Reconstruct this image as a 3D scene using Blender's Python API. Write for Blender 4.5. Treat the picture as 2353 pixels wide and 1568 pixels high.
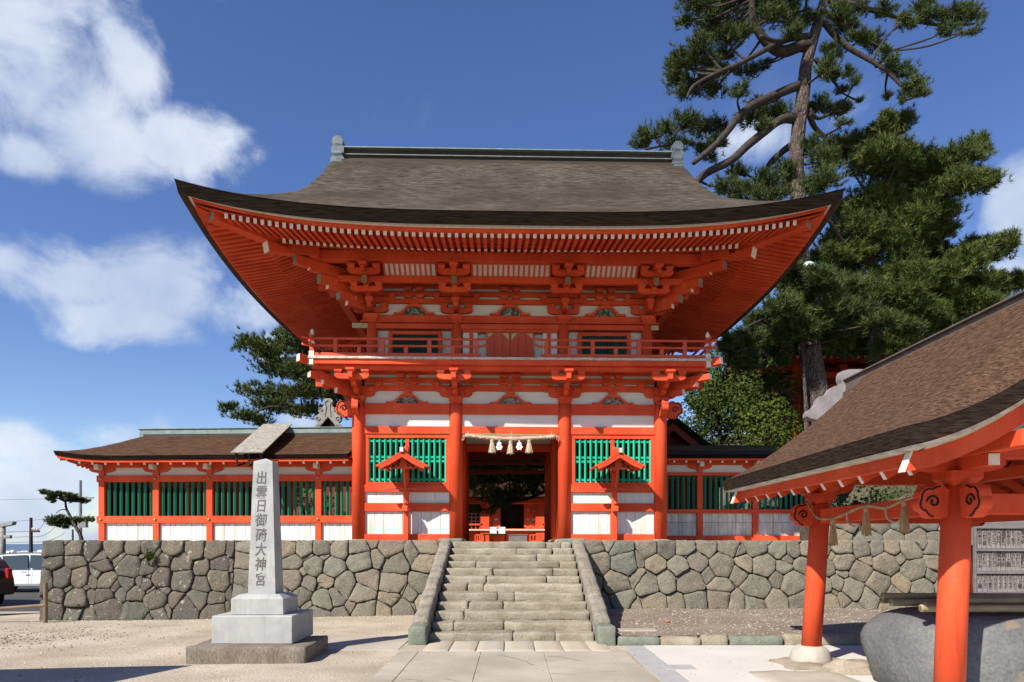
import bpy, math, random
import numpy as np
from mathutils import Vector, Matrix, noise
R = math.radians
for o in list(bpy.data.objects):
    bpy.data.objects.remove(o)
S = bpy.context.scene
C = S.collection
rnd = random.Random(7)

# ------------------------------------------------------------------ camera
FPX, HC = 1569.0, 1.65                 # focal length in photo units, eye height
cam = bpy.data.cameras.new('camera')
cam.sensor_width = 36; cam.lens = 24.0
cam.shift_y = 0.198; cam.clip_start = 0.1; cam.clip_end = 20000
camo = bpy.data.objects.new('camera', cam); C.objects.link(camo)
camo.location = (0, 0, HC); camo.rotation_euler = (R(90), 0, 0)
S.camera = camo
def at(u, v, d):
    """real-world point at distance d for a sight line measured on the photograph"""
    return Vector(((u - 1176.5) * d / FPX, d, HC + (1250 - v) * d / FPX))

# ------------------------------------------------------------------ sun, sky, exposure
SUN_DIR = Vector((0.90, 1.0, -1.15)).normalized()       # the way the light travels
sun = bpy.data.lights.new('sun', 'SUN'); sun.energy = 5.0; sun.angle = R(0.5); sun.color = (1.0, 0.93, 0.82)
suno = bpy.data.objects.new('sun', sun); C.objects.link(suno)
suno.rotation_euler = SUN_DIR.to_track_quat('-Z', 'Y').to_euler()
S.view_settings.view_transform = 'Standard'; S.view_settings.look = 'None'
S.view_settings.exposure = 0.62; S.view_settings.gamma = 1
S.view_settings.use_curve_mapping = False
try:
    S.cycles.max_bounces = 6; S.cycles.diffuse_bounces = 2; S.cycles.glossy_bounces = 2
    S.cycles.transparent_max_bounces = 6; S.cycles.caustics_reflective = False; S.cycles.caustics_refractive = False
except Exception:
    pass

W = bpy.data.worlds.new('World'); S.world = W; W.use_nodes = True
def build_world():
    nt = W.node_tree; nt.nodes.clear(); L = nt.links.new
    def n(t, **k):
        x = nt.nodes.new(t)
        for a, b in k.items(): setattr(x, a, b)
        return x
    def sock(x, s):
        if isinstance(s, (int, float)): x.default_value = s
        elif isinstance(s, (tuple, list)): x.default_value = s
        else: L(s, x)
    def math_(op, a, b=0.0, clamp=False):
        m = n('ShaderNodeMath', operation=op, use_clamp=clamp); sock(m.inputs[0], a); sock(m.inputs[1], b); return m.outputs[0]
    def vm(op, a, b=(0, 0, 0)):
        m = n('ShaderNodeVectorMath', operation=op); sock(m.inputs[0], a); sock(m.inputs[1], b); return m.outputs[1 if op == 'LENGTH' else 0]
    def ramp(x, stops):
        r = n('ShaderNodeValToRGB'); e = r.color_ramp.elements
        while len(e) < len(stops): e.new(0.5)
        for q, (p, c) in zip(e, stops): q.position = p; q.color = (*c, 1)
        L(x, r.inputs[0]); return r.outputs[0]
    out = n('ShaderNodeOutputWorld'); bg = n('ShaderNodeBackground')
    L(bg.outputs[0], out.inputs[0])
    sky = n('ShaderNodeTexSky', sky_type='NISHITA', sun_disc=False)
    d = -SUN_DIR
    sky.sun_elevation = math.asin(d.z)
    sky.sun_rotation = math.atan2(d.x, d.y)
    sky.air_density = 1.0; sky.dust_density = 0.05; sky.ozone_density = 3.0; sky.altitude = 50
    # a deep winter blue
    hs = n('ShaderNodeHueSaturation'); hs.inputs['Hue'].default_value = 0.515; hs.inputs['Saturation'].default_value = 1.15; hs.inputs['Value'].default_value = 1.0
    L(sky.outputs[0], hs.inputs['Color'])
    tc = n('ShaderNodeTexCoord')
    D = vm('NORMALIZE', tc.outputs['Generated'])
    # cloud banks as soft blobs in the directions where they hang
    blobs = [  # u, v, ru, rv
        (40, 120, 250, 230), (170, 200, 200, 200), (250, 330, 190, 120), (60, 330, 120, 90), (440, 350, 150, 85), (540, 345, 95, 50), (300, 120, 90, 130),
        (20, 590, 90, 90), (140, 640, 180, 95), (330, 660, 200, 110), (250, 740, 200, 70), (560, 730, 110, 70), (620, 790, 80, 60),
        (70, 1010, 130, 70), (250, 985, 110, 50), (360, 975, 90, 45), (60, 1130, 240, 110), (200, 1060, 200, 70), (0, 1200, 330, 75), (300, 1215, 400, 60), (-400, 1150, 300, 120), (150, 1236, 620, 62), (1500, 1230, 900, 30),
        (700, 970, 60, 22), (2360, 460, 80, 110), (2340, 590, 130, 50), (2200, 620, 120, 40), (1660, 815, 40, 30), (1100, 1130, 500, 40), (2000, 230, 90, 60), (1750, 330, 110, 45),
    ]
    wn = n('ShaderNodeTexNoise'); wn.inputs['Scale'].default_value = 5.0; wn.inputs['Detail'].default_value = 3
    L(D, wn.inputs['Vector'])
    warp = vm('MULTIPLY', vm('SUBTRACT', wn.outputs['Color'], (0.5, 0.5, 0.5)), (0.09, 0.09, 0.09))
    DW = vm('ADD', D, warp)
    acc = 0.0
    for (u, v, ru, rv) in blobs:
        c = Vector((u - 1176.5, FPX, 1250 - v)); ln = c.length; c.normalize()
        ax, az = ru / ln, rv / ln
        ay = max(ax, az)
        q = vm('MULTIPLY', vm('SUBTRACT', DW, tuple(c)), (1 / ax, 1 / ay, 1 / az))
        w = 1.0 if min(ru, rv) > 60 else 0.8
        if (u, v) in ((2000, 230), (1750, 330)): w = 0.45
        f = math_('MULTIPLY', math_('SUBTRACT', 1.25, vm('LENGTH', q), True), w)
        acc = f if isinstance(acc, float) else math_('SMOOTH_MAX', acc, f)
        if not isinstance(acc, float) and acc.node.operation == 'SMOOTH_MAX': acc.node.inputs[2].default_value = 0.12
    nz = n('ShaderNodeTexNoise'); nz.inputs['Scale'].default_value = 6.5; nz.inputs['Detail'].default_value = 10; nz.inputs['Roughness'].default_value = 0.62
    nz.inputs['Distortion'].default_value = 0.35
    L(vm('MULTIPLY', D, (1.0, 1.0, 1.35)), nz.inputs['Vector'])
    edge = math_('MULTIPLY', math_('MULTIPLY', math_('SUBTRACT', nz.outputs[0], 0.5), 2.5), math_('MULTIPLY', acc, 5.0, True))
    dens = math_('MULTIPLY', math_('SUBTRACT', math_('ADD', acc, edge), 0.17), 1.25, True)
    mr = n('ShaderNodeMapRange', interpolation_type='SMOOTHSTEP'); L(dens, mr.inputs[0]); dens = mr.outputs[0]
    dens = math_('MULTIPLY', dens, 0.93)
    # cloud tone: bright crowns, blue grey thick parts
    sh = n('ShaderNodeTexNoise'); sh.inputs['Scale'].default_value = 3.4; sh.inputs['Detail'].default_value = 6; sh.inputs['Roughness'].default_value = 0.6
    L(vm('ADD', D, (0.3, 0.1, -0.04)), sh.inputs['Vector'])
    tone = ramp(sh.outputs[0], [(0.30, (3.0, 3.7, 5.1)), (0.50, (4.2, 4.8, 5.9)), (0.68, (6.0, 6.4, 7.0))])
    mx = n('ShaderNodeMix', data_type='RGBA'); L(dens, mx.inputs[0]); L(hs.outputs[0], mx.inputs[6]); L(tone, mx.inputs[7])
    L(mx.outputs[2], bg.inputs[0])
    bg.inputs[1].default_value = 0.098
build_world()

# ------------------------------------------------------------------ materials
MATS = {}
def mat(name, c1, c2=None, scale=(1, 1, 1), nscale=4.0, rough=0.65, bump=0.0, bscale=40.0, bvec=None, island=0.0, fine=0.0, fscale=60.0,
        spots=None, streak=None, metallic=0.0, spec=0.3, ramp_pos=(0.35, 0.65), voro=None, islandcols=None, detail=5, bdist=0.02):
    if name in MATS: return MATS[name]
    m = bpy.data.materials.new(name); m.use_nodes = True; nt = m.node_tree; L = nt.links.new
    b = nt.nodes['Principled BSDF']
    b.inputs['Roughness'].default_value = rough; b.inputs['Metallic'].default_value = metallic
    b.inputs['Specular IOR Level'].default_value = spec
    tc = nt.nodes.new('ShaderNodeTexCoord')
    def mapped(sc):
        mp = nt.nodes.new('ShaderNodeMapping'); mp.inputs['Scale'].default_value = sc
        L(tc.outputs['Object'], mp.inputs['Vector']); return mp.outputs[0]
    def nz(sc, s, det=5, rg=0.55):
        x = nt.nodes.new('ShaderNodeTexNoise'); x.inputs['Scale'].default_value = s; x.inputs['Detail'].default_value = det; x.inputs['Roughness'].default_value = rg
        L(mapped(sc), x.inputs['Vector']); return x.outputs[0]
    def rampn(src, p0, p1, a, bb):
        r = nt.nodes.new('ShaderNodeValToRGB'); e = r.color_ramp.elements
        e[0].position = p0; e[0].color = (*a, 1); e[1].position = p1; e[1].color = (*bb, 1); L(src, r.inputs[0]); return r.outputs[0]
    def mix(f, a, bb, mode='MIX'):
        x = nt.nodes.new('ShaderNodeMix'); x.data_type = 'RGBA'; x.blend_type = mode
        for s, i in ((f, 0), (a, 6), (bb, 7)):
            if isinstance(s, (int, float)): x.inputs[i].default_value = s
            elif isinstance(s, tuple): x.inputs[i].default_value = (*s, 1)
            else: L(s, x.inputs[i])
        return x.outputs[2]
    c2 = c2 or c1
    col = rampn(nz(scale, nscale, detail), *ramp_pos, c1, c2)
    if islandcols:
        gi = nt.nodes.new('ShaderNodeNewGeometry')
        r = nt.nodes.new('ShaderNodeValToRGB'); e = r.color_ramp.elements
        while len(e) < len(islandcols): e.new(0.5)
        for k, (q, cc) in enumerate(zip(e, islandcols)): q.position = k / (len(islandcols) - 1); q.color = (*cc, 1)
        L(gi.outputs['Random Per Island'], r.inputs[0]); col = mix(0.6, col, r.outputs[0])
    if island:
        gi = nt.nodes.new('ShaderNodeNewGeometry')
        v = rampn(gi.outputs['Random Per Island'], 0, 1, (1 - island,) * 3, (1 + island,) * 3)
        col = mix(1.0, col, v, 'MULTIPLY')
    if fine:
        v = rampn(nz(scale, fscale, 3), 0.3, 0.7, (1 - fine,) * 3, (1 + fine,) * 3); col = mix(1.0, col, v, 'MULTIPLY')
    if streak:   # (scale xyz, noise scale, lo, hi, colour, amount)
        f = rampn(nz(streak[0], streak[1], 4), streak[2], streak[3], (0, 0, 0), (streak[5],) * 3); col = mix(f, col, streak[4])
    if spots:    # (scale, lo, hi, colour, amount)
        f = rampn(nz((1, 1, 1), spots[0], 4, 0.6), spots[1], spots[2], (0, 0, 0), (spots[4],) * 3); col = mix(f, col, spots[3])
    if voro:     # cracks: (scale xyz, s, width, colour)
        vo = nt.nodes.new('ShaderNodeTexVoronoi'); vo.feature = 'DISTANCE_TO_EDGE'; vo.inputs['Scale'].default_value = voro[1]; L(mapped(voro[0]), vo.inputs['Vector'])
        f = rampn(vo.outputs['Distance'], 0.0, voro[2], (1, 1, 1), (0, 0, 0)); col = mix(f, col, voro[3])
    L(col, b.inputs['Base Color'])
    if bump:
        bp = nt.nodes.new('ShaderNodeBump'); bp.inputs['Strength'].default_value = bump; bp.inputs['Distance'].default_value = bdist
        hsrc = nz(bvec or scale, bscale, 4, 0.6)
        if voro:
            mm = nt.nodes.new('ShaderNodeMath'); mm.operation = 'MINIMUM'; mm.inputs[1].default_value = 0.35
            mu = nt.nodes.new('ShaderNodeMath'); mu.operation = 'MULTIPLY_ADD'; mu.inputs[1].default_value = 2.5
            L(vo.outputs['Distance'], mm.inputs[0]); L(mm.outputs[0], mu.inputs[0]); L(hsrc, mu.inputs[2]); hsrc = mu.outputs[0]
        L(hsrc, bp.inputs['Height'])
        L(bp.outputs[0], b.inputs['Normal'])
    MATS[name] = m
    return m

red = mat('vermilion_paint', (0.70, 0.095, 0.034), (0.57, 0.060, 0.020), (1, 1, 0.35), 1.6, 0.55, 0.08, 25, (1, 1, 0.15), fine=0.06, fscale=18, spec=0.16,
          spots=(9, 0.64, 0.72, (0.68, 0.16, 0.09), 0.55), island=0.07, streak=((9, 9, 0.4), 3.0, 0.60, 0.70, (0.44, 0.042, 0.012), 0.45))
redfade = mat('weathered_vermilion', (0.58, 0.072, 0.028), (0.53, 0.09, 0.045), (0.4, 1, 1), 2.5, 0.6, 0.1, 25, fine=0.1, fscale=20, island=0.06)
white = mat('whitewashed_board', (0.76, 0.735, 0.685), (0.68, 0.65, 0.59), (3.0, 3.0, 0.4), 2.0, 0.75, 0.06, 30, island=0.05,
            streak=((6, 6, 0.35), 2.2, 0.54, 0.70, (0.46, 0.32, 0.19), 0.55), fine=0.04)
plaster = mat('pale_plaster', (0.74, 0.70, 0.64), (0.66, 0.62, 0.56), (0.6, 1, 4), 2.0, 0.8, 0.05, 20, fine=0.04)
stained = mat('stained_whitewash', (0.76, 0.72, 0.62), (0.55, 0.50, 0.42), (2, 2, 1), 2.5, 0.8, 0.1, 20, streak=((7, 7, 0.3), 3, 0.5, 0.7, (0.20, 0.16, 0.12), 0.6), island=0.05)
wend = mat('white_end_paint', (0.74, 0.70, 0.62), (0.60, 0.55, 0.47), (1, 1, 1), 9, 0.7, island=0.1)
weath = mat('weathered_floor_edge', (0.62, 0.57, 0.48), (0.40, 0.35, 0.27), (2, 2, 6), 4, 0.8, 0.2, 30, island=0.25)
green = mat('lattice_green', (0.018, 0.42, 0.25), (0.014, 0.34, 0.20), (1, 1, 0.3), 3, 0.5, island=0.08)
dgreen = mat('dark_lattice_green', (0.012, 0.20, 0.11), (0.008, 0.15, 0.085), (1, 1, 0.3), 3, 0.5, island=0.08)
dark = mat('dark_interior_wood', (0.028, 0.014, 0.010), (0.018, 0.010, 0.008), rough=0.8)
darkred = mat('shaded_red_wood', (0.20, 0.022, 0.012), (0.15, 0.018, 0.010), rough=0.7)  # darker copy of the vermilion, shade of inner and rear parts in its colour
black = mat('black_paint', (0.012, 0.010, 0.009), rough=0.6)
thatch = mat('grey_bark_thatch', (0.030, 0.023, 0.017), (0.138, 0.115, 0.089), (3.4, 3.4, 30), 1.0, 0.95, 1.0, 1.0, (3, 3, 26), fine=0.40, fscale=3.1, detail=9, ramp_pos=(0.34, 0.70),
             spots=(0.55, 0.42, 0.62, (0.040, 0.031, 0.025), 0.66), spec=0.1, bdist=0.05)
thatchb = mat('brown_bark_thatch', (0.050, 0.026, 0.015), (0.115, 0.062, 0.036), (4, 4, 60), 1.0, 0.95, 0.9, 1.6, (6, 6, 70), fine=0.35, fscale=2.6, detail=8, spec=0.1, bdist=0.04,
              spots=(60, 0.62, 0.72, (0.26, 0.17, 0.09), 0.35))
thatchp = mat('russet_bark_thatch', (0.050, 0.028, 0.017), (0.165, 0.095, 0.060), (40, 9, 55), 1.0, 0.95, 1.0, 1.0, (40, 9, 60), fine=0.45, fscale=2.2, detail=8, spec=0.1, bdist=0.05)
tedge = mat('cut_thatch_edge', (0.008, 0.0055, 0.004), (0.018, 0.013, 0.010), (1.5, 1.5, 30), 1.5, 0.95, 0.5, 2, fine=0.3, fscale=3, spec=0.02)
tunder = mat('thatch_underside', (0.10, 0.065, 0.045), (0.06, 0.04, 0.03), (2, 2, 2), 3, 0.9, 0.2)
copper = mat('verdigris_copper', (0.14, 0.195, 0.19), (0.22, 0.265, 0.255), (2, 2, 2), 3, 0.6, 0.05, 10, fine=0.1, metallic=0.2)
copperp = mat('pale_copper_ornament', (0.13, 0.148, 0.165), (0.085, 0.105, 0.115), (1, 1, 1), 6, 0.5, metallic=0.25, fine=0.08)
ridgew = mat('dark_ridge_board', (0.035, 0.024, 0.018), (0.060, 0.044, 0.034), (0.3, 2, 8), 3, 0.7, 0.1, 20)
lead = mat('dull_copper_sheet', (0.125, 0.10, 0.090), (0.17, 0.14, 0.125), (1, 1, 1), 4, 0.6, 0.03, 8, metallic=0.3, island=0.08)
gold = mat('old_gilt_metal', (0.55, 0.40, 0.16), (0.36, 0.26, 0.12), (1, 1, 1), 25, 0.4, metallic=0.8)
carve = mat('painted_carving', (0.03, 0.07, 0.05), (0.34, 0.30, 0.24), (1, 1, 1), 17, 0.7, 0.8, 22, spots=(26, 0.60, 0.66, (0.42, 0.05, 0.03), 0.8), ramp_pos=(0.45, 0.6))
graywood = mat('grey_weathered_plank', (0.34, 0.32, 0.28), (0.22, 0.20, 0.17), (8, 0.8, 8), 2, 0.85, 0.3, 12, island=0.15)
stone = mat('wall_stone', (0.215, 0.19, 0.145), (0.15, 0.14, 0.112), (1, 1, 1), 2.2, 0.92, 0.7, 26, fine=0.28, fscale=30,
            islandcols=[(0.135, 0.13, 0.098), (0.22, 0.185, 0.132), (0.15, 0.157, 0.122), (0.26, 0.20, 0.13), (0.125, 0.143, 0.118), (0.20, 0.155, 0.115), (0.10, 0.09, 0.073), (0.24, 0.212, 0.155)],
            spots=(3.2, 0.56, 0.70, (0.085, 0.08, 0.07), 0.55), bdist=0.03)
stonel = mat('lichen_wall_stone', (0.135, 0.118, 0.09), (0.085, 0.078, 0.062), (1, 1, 1), 2.2, 0.92, 0.7, 26, fine=0.28, fscale=30,
             islandcols=[(0.10, 0.092, 0.070), (0.15, 0.125, 0.092), (0.10, 0.11, 0.085), (0.165, 0.14, 0.10), (0.075, 0.07, 0.06), (0.125, 0.10, 0.08)],
             spots=(8, 0.62, 0.66, (0.36, 0.345, 0.29), 0.7), streak=((4, 4, 0.6), 1.5, 0.5, 0.7, (0.075, 0.065, 0.055), 0.6), bdist=0.03)
gap = mat('shadowed_wall_fill', (0.10, 0.08, 0.06), (0.04, 0.035, 0.03), (1, 1, 1), 12, 0.95, 0.5, 20)
stair = mat('worn_stair_stone', (0.22, 0.19, 0.135), (0.31, 0.28, 0.215), (1, 1, 1), 3.0, 0.92, 0.6, 22, fine=0.2, fscale=40, island=0.14,
            spots=(5, 0.6, 0.72, (0.17, 0.15, 0.11), 0.5), bdist=0.02)
cheek = mat('rough_cheek_stone', (0.19, 0.168, 0.132), (0.29, 0.262, 0.215), (1, 1, 1), 4.0, 0.95, 0.9, 18, fine=0.3, fscale=40, spots=(8, 0.58, 0.66, (0.12, 0.10, 0.085), 0.6), bdist=0.03)
cheekg = mat('green_tuff_stone', (0.145, 0.165, 0.13), (0.20, 0.215, 0.17), (1, 1, 1), 5, 0.95, 0.6, 25, fine=0.2)
granite = mat('pale_granite', (0.335, 0.34, 0.33), (0.42, 0.42, 0.405), (1, 1, 1), 3, 0.8, 0.25, 120, fine=0.22, fscale=130, spots=(3.5, 0.55, 0.75, (0.26, 0.26, 0.235), 0.6), streak=((7, 7, 0.5), 2.5, 0.55, 0.72, (0.235, 0.23, 0.205), 0.6), bdist=0.01)
carved = mat('shadowed_carving_cut', (0.105, 0.097, 0.088), (0.15, 0.14, 0.128), rough=0.9)
slabm = mat('dark_concrete_slab', (0.145, 0.12, 0.095), (0.21, 0.18, 0.14), (1, 1, 0.4), 4, 0.95, 0.6, 25, fine=0.3, fscale=45)
sand = mat('pale_sandy_ground', (0.335, 0.28, 0.205), (0.47, 0.41, 0.32), (1, 1, 1), 0.8, 0.95, 0.8, 22, fine=0.24, fscale=34, spots=(1.1, 0.55, 0.75, (0.31, 0.265, 0.205), 0.5), bdist=0.02, detail=9)
conc = mat('worn_concrete_path', (0.325, 0.29, 0.23), (0.43, 0.395, 0.325), (1, 1, 1), 0.9, 0.9, 0.25, 60, fine=0.09, fscale=80, spots=(1.4, 0.6, 0.8, (0.34, 0.29, 0.22), 0.6), detail=9)
concw = mat('new_white_concrete', (0.52, 0.51, 0.465), (0.58, 0.565, 0.515), (1, 1, 1), 0.9, 0.9, 0.15, 60, fine=0.05, fscale=80, spots=(1.0, 0.58, 0.75, (0.52, 0.46, 0.36), 0.5), detail=8)
concg = mat('grey_mortar', (0.33, 0.33, 0.32), (0.38, 0.38, 0.37), rough=0.9, fine=0.1)
flag = mat('flagstone', (0.40, 0.335, 0.24), (0.35, 0.335, 0.285), (1, 1, 1), 2, 0.9, 0.3, 40, fine=0.12, island=0.14)
soil = mat('brown_gravel_soil', (0.185, 0.145, 0.108), (0.25, 0.205, 0.158), (1, 1, 1), 1.5, 0.98, 0.6, 40, fine=0.3, fscale=60, spots=(30, 0.66, 0.72, (0.36, 0.31, 0.26), 0.6))
asphalt = mat('asphalt', (0.055, 0.055, 0.055), (0.075, 0.073, 0.07), (1, 1, 1), 2, 0.9, 0.2, 80, fine=0.2, fscale=90)
roadw = mat('road_marking_white', (0.75, 0.75, 0.72), (0.62, 0.62, 0.6), rough=0.8, fine=0.1)
bark = mat('pine_bark', (0.082, 0.062, 0.052), (0.145, 0.115, 0.098), (1, 1, 0.35), 6, 0.95, 0.9, 14, (1, 1, 0.3), fine=0.3, fscale=30, voro=((1, 1, 0.38), 9.0, 0.12, (0.045, 0.034, 0.028)), bdist=0.06)
barks = mat('shaded_branch_bark', (0.028, 0.022, 0.019), (0.060, 0.047, 0.040), (1, 1, 1), 8, 0.95, 0.6, 25, fine=0.3)  # darker than the trunk bark: the limbs' shaded side is put into the colour
needle = mat('pine_needles', (0.046, 0.070, 0.017), (0.098, 0.120, 0.029), (1, 1, 1), 1.1, 0.65, island=0.5, spec=0.15)
needled = mat('dark_pine_needles', (0.040, 0.064, 0.018), (0.078, 0.102, 0.030), (1, 1, 1), 1.1, 0.65, island=0.5, spec=0.15)
leafm = mat('broad_leaves', (0.042, 0.068, 0.010), (0.076, 0.100, 0.016), (1, 1, 1), 0.9, 0.7, island=0.3, spec=0.08)
leafd = mat('dark_broad_leaves', (0.032, 0.056, 0.012), (0.060, 0.084, 0.018), (1, 1, 1), 0.9, 0.7, island=0.3, spec=0.08)
straw = mat('rice_straw', (0.40, 0.32, 0.21), (0.52, 0.43, 0.30), (1, 1, 1), 14, 0.9, 0.4, 60, fine=0.15, island=0.2)
strawd = mat('aged_straw', (0.33, 0.21, 0.11), (0.44, 0.29, 0.16), (1, 1, 1), 14, 0.9, 0.4, 60, fine=0.15, island=0.2)
paper = mat('white_paper', (0.82, 0.82, 0.80), (0.78, 0.78, 0.76), rough=0.8)
wetrock = mat('smooth_grey_rock', (0.105, 0.108, 0.108), (0.145, 0.147, 0.145), (1, 1, 1), 2.4, 0.75, 0.9, 7, fine=0.2, fscale=30, spots=(1.7, 0.60, 0.64, (0.20, 0.165, 0.125), 0.85), bdist=0.03)
brownrock = mat('brown_flat_rock', (0.24, 0.20, 0.15), (0.36, 0.31, 0.24), (1, 1, 1), 2.5, 0.9, 0.6, 12, fine=0.2)
bamboo = mat('cut_bamboo', (0.34, 0.28, 0.16), (0.25, 0.22, 0.12), (1, 1, 1), 3, 0.5, island=0.3, fine=0.1)
hollow = mat('bamboo_hollow', (0.16, 0.11, 0.06), rough=0.9)
boardg = mat('grey_board_wood', (0.20, 0.185, 0.185), (0.14, 0.13, 0.13), (1, 1, 3), 3, 0.8, 0.2, 20)
plaq = mat('name_plaque_wood', (0.27, 0.245, 0.235), (0.19, 0.17, 0.165), (6, 6, 0.6), 3, 0.8, island=0.28)
ink = mat('ink_lettering', (0.045, 0.035, 0.035), rough=0.8)
carw = mat('silver_white_car_paint', (0.70, 0.71, 0.72), rough=0.25, spec=0.5)
card = mat('dark_maroon_car_paint', (0.035, 0.016, 0.014), rough=0.2, spec=0.6)
glass = mat('dark_car_glass', (0.035, 0.045, 0.05), rough=0.08, spec=0.7)
tyre = mat('tyre_rubber', (0.02, 0.02, 0.02), rough=0.9)
rim = mat('wheel_rim_alloy', (0.5, 0.5, 0.52), rough=0.3, metallic=0.8)
lampr = mat('red_tail_lens', (0.40, 0.02, 0.015), rough=0.2)
plate = mat('yellow_plate', (0.62, 0.42, 0.05), rough=0.5)
pole = mat('utility_pole_concrete', (0.20, 0.20, 0.20), (0.26, 0.26, 0.25), rough=0.9)
poled = mat('dark_pole_paint', (0.035, 0.03, 0.03), rough=0.7)
rust = mat('rusty_pipe', (0.16, 0.10, 0.06), (0.22, 0.15, 0.10), (1, 1, 1), 20, 0.7)
pipe = mat('grey_green_pipe', (0.20, 0.24, 0.22), (0.24, 0.27, 0.25), rough=0.5)
seam = mat('sea_water', (0.035, 0.075, 0.14), (0.05, 0.095, 0.165), (0.03, 0.1, 1), 1, 0.35, 0.3, 0.6)
torii = mat('grey_torii_stone', (0.32, 0.31, 0.29), (0.24, 0.23, 0.21), (1, 1, 1), 3, 0.9, 0.3, 20)
hillm = mat('leaf_littered_slope', (0.065, 0.06, 0.03), (0.13, 0.11, 0.07), (1, 1, 1), 0.8, 0.95, 0.7, 6, fine=0.3, fscale=8, bdist=0.1)
lampg = mat('milky_lamp_globe', (0.62, 0.74, 0.68), rough=0.3)
tile = mat('grey_roof_tile', (0.20, 0.20, 0.19), (0.30, 0.29, 0.27), (1, 1, 1), 8, 0.7, 0.3, 15)

# ------------------------------------------------------------------ mesh helpers
class MB:
    def __init__(s): s.v, s.f, s.m = [], [], []
    def add(s, vs, fs, mi=0, cen=None):
        b = len(s.v); vs = [Vector(p) for p in vs]
        for k, f in enumerate(fs):
            f = list(f)
            if cen is not None:
                n = (vs[f[1]] - vs[f[0]]).cross(vs[f[2]] - vs[f[0]])
                c = sum((vs[i] for i in f), Vector()) / len(f)
                if n.dot(c - cen) < 0: f.reverse()
            s.f.append(tuple(b + i for i in f)); s.m.append(mi[k] if isinstance(mi, (list, tuple)) else mi)
        s.v += [tuple(p) for p in vs]
        return s
    def obox(s, M, hx, hy, hz, mi=0, c=0.0, capx=None, capx0=None):
        """box of half sizes under matrix M; chamfer c; own material on its +x / -x ends"""
        h = (hx, hy, hz); c = min(c, hx * .45, hy * .45, hz * .45)
        if c <= 0:
            vs = [M @ Vector((sx * hx, sy * hy, sz * hz)) for sx in (-1, 1) for sy in (-1, 1) for sz in (-1, 1)]
            fs = [(0, 1, 3, 2), (4, 6, 7, 5), (0, 4, 5, 1), (2, 3, 7, 6), (0, 2, 6, 4), (1, 5, 7, 3)]
            mi2 = [capx0 if capx0 is not None else mi, capx if capx is not None else mi, mi, mi, mi, mi]
            return s.add(vs, fs, mi2, M @ Vector((0, 0, 0)))
        vs, idx = [], {}
        for sx in (-1, 1):
            for sy in (-1, 1):
                for sz in (-1, 1):
                    sg = (sx, sy, sz)
                    for a in range(3):
                        idx[(sg, a)] = len(vs)
                        vs.append(M @ Vector([sg[k] * (h[k] - (0 if k == a else c)) for k in range(3)]))
        fs, ms = [], []
        for a in range(3):
            o = [k for k in range(3) if k != a]
            for sa in (-1, 1):
                q = []
                for p, r in ((-1, -1), (1, -1), (1, 1), (-1, 1)):
                    g = [0, 0, 0]; g[a] = sa; g[o[0]] = p; g[o[1]] = r; q.append(idx[(tuple(g), a)])
                fs.append(q); ms.append(mi if a else (capx if sa > 0 and capx is not None else capx0 if sa < 0 and capx0 is not None else mi))
        for a, b in ((0, 1), (0, 2), (1, 2)):
            k = 3 - a - b
            for sa in (-1, 1):
                for sb in (-1, 1):
                    g0 = [0, 0, 0]; g0[a] = sa; g0[b] = sb; g1 = list(g0); g0[k] = -1; g1[k] = 1
                    g0, g1 = tuple(g0), tuple(g1)
                    fs.append((idx[(g0, a)], idx[(g1, a)], idx[(g1, b)], idx[(g0, b)])); ms.append(mi)
        for sx in (-1, 1):
            for sy in (-1, 1):
                for sz in (-1, 1):
                    fs.append(tuple(idx[((sx, sy, sz), a)] for a in range(3))); ms.append(mi)
        return s.add(vs, fs, ms, M @ Vector((0, 0, 0)))
    def box(s, x0, x1, y0, y1, z0, z1, mi=0, c=0.0, **k):
        return s.obox(Matrix.Translation(((x0 + x1) / 2, (y0 + y1) / 2, (z0 + z1) / 2)), abs(x1 - x0) / 2, abs(y1 - y0) / 2, abs(z1 - z0) / 2, mi, c, **k)
    def beam(s, p0, p1, w, h, mi=0, c=0.0, roll=0.0, **k):
        p0, p1 = Vector(p0), Vector(p1); d = (p1 - p0); l = d.length; d.normalize()
        up = Vector((0, 0, 1)) if abs(d.z) < 0.98 else Vector((0, 1, 0))
        sd = up.cross(d).normalized(); up = d.cross(sd)
        M = Matrix((d, sd, up)).transposed().to_4x4(); M.translation = (p0 + p1) / 2
        if roll: M = M @ Matrix.Rotation(roll, 4, 'X')
        return s.obox(M, l / 2, w / 2, h / 2, mi, c, **k)
    def tube(s, pts, rad, n=8, mi=0, cap=True, capmi=None):
        pts = [Vector(p) for p in pts]; rad = rad if isinstance(rad, (list, tuple)) else [rad] * len(pts)
        vs, fs, ms = [], [], []; ref = None
        for i, p in enumerate(pts):
            t = (pts[min(i + 1, len(pts) - 1)] - pts[max(i - 1, 0)]).normalized()
            if ref is None: ref = t.orthogonal().normalized()
            ref = (ref - t * ref.dot(t)); ref = ref.normalized() if ref.length > 1e-6 else t.orthogonal().normalized()
            b = t.cross(ref)
            for k in range(n):
                a = 2 * math.pi * k / n
                vs.append(p + (ref * math.cos(a) + b * math.sin(a)) * rad[i])
        for i in range(len(pts) - 1):
            for k in range(n):
                fs.append((i * n + k, i * n + (k + 1) % n, (i + 1) * n + (k + 1) % n, (i + 1) * n + k)); ms.append(mi)
        if cap:
            fs.append(tuple(range(n - 1, -1, -1))); fs.append(tuple((len(pts) - 1) * n + k for k in range(n)))
            ms += [mi if capmi is None else capmi] * 2
        return s.add(vs, fs, ms)
    def lathe(s, prof, c=(0, 0), n=20, mi=0, cap=True):
        return s.tube([(c[0], c[1], z) for r, z in prof], [r for r, z in prof], n, mi, cap)
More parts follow.
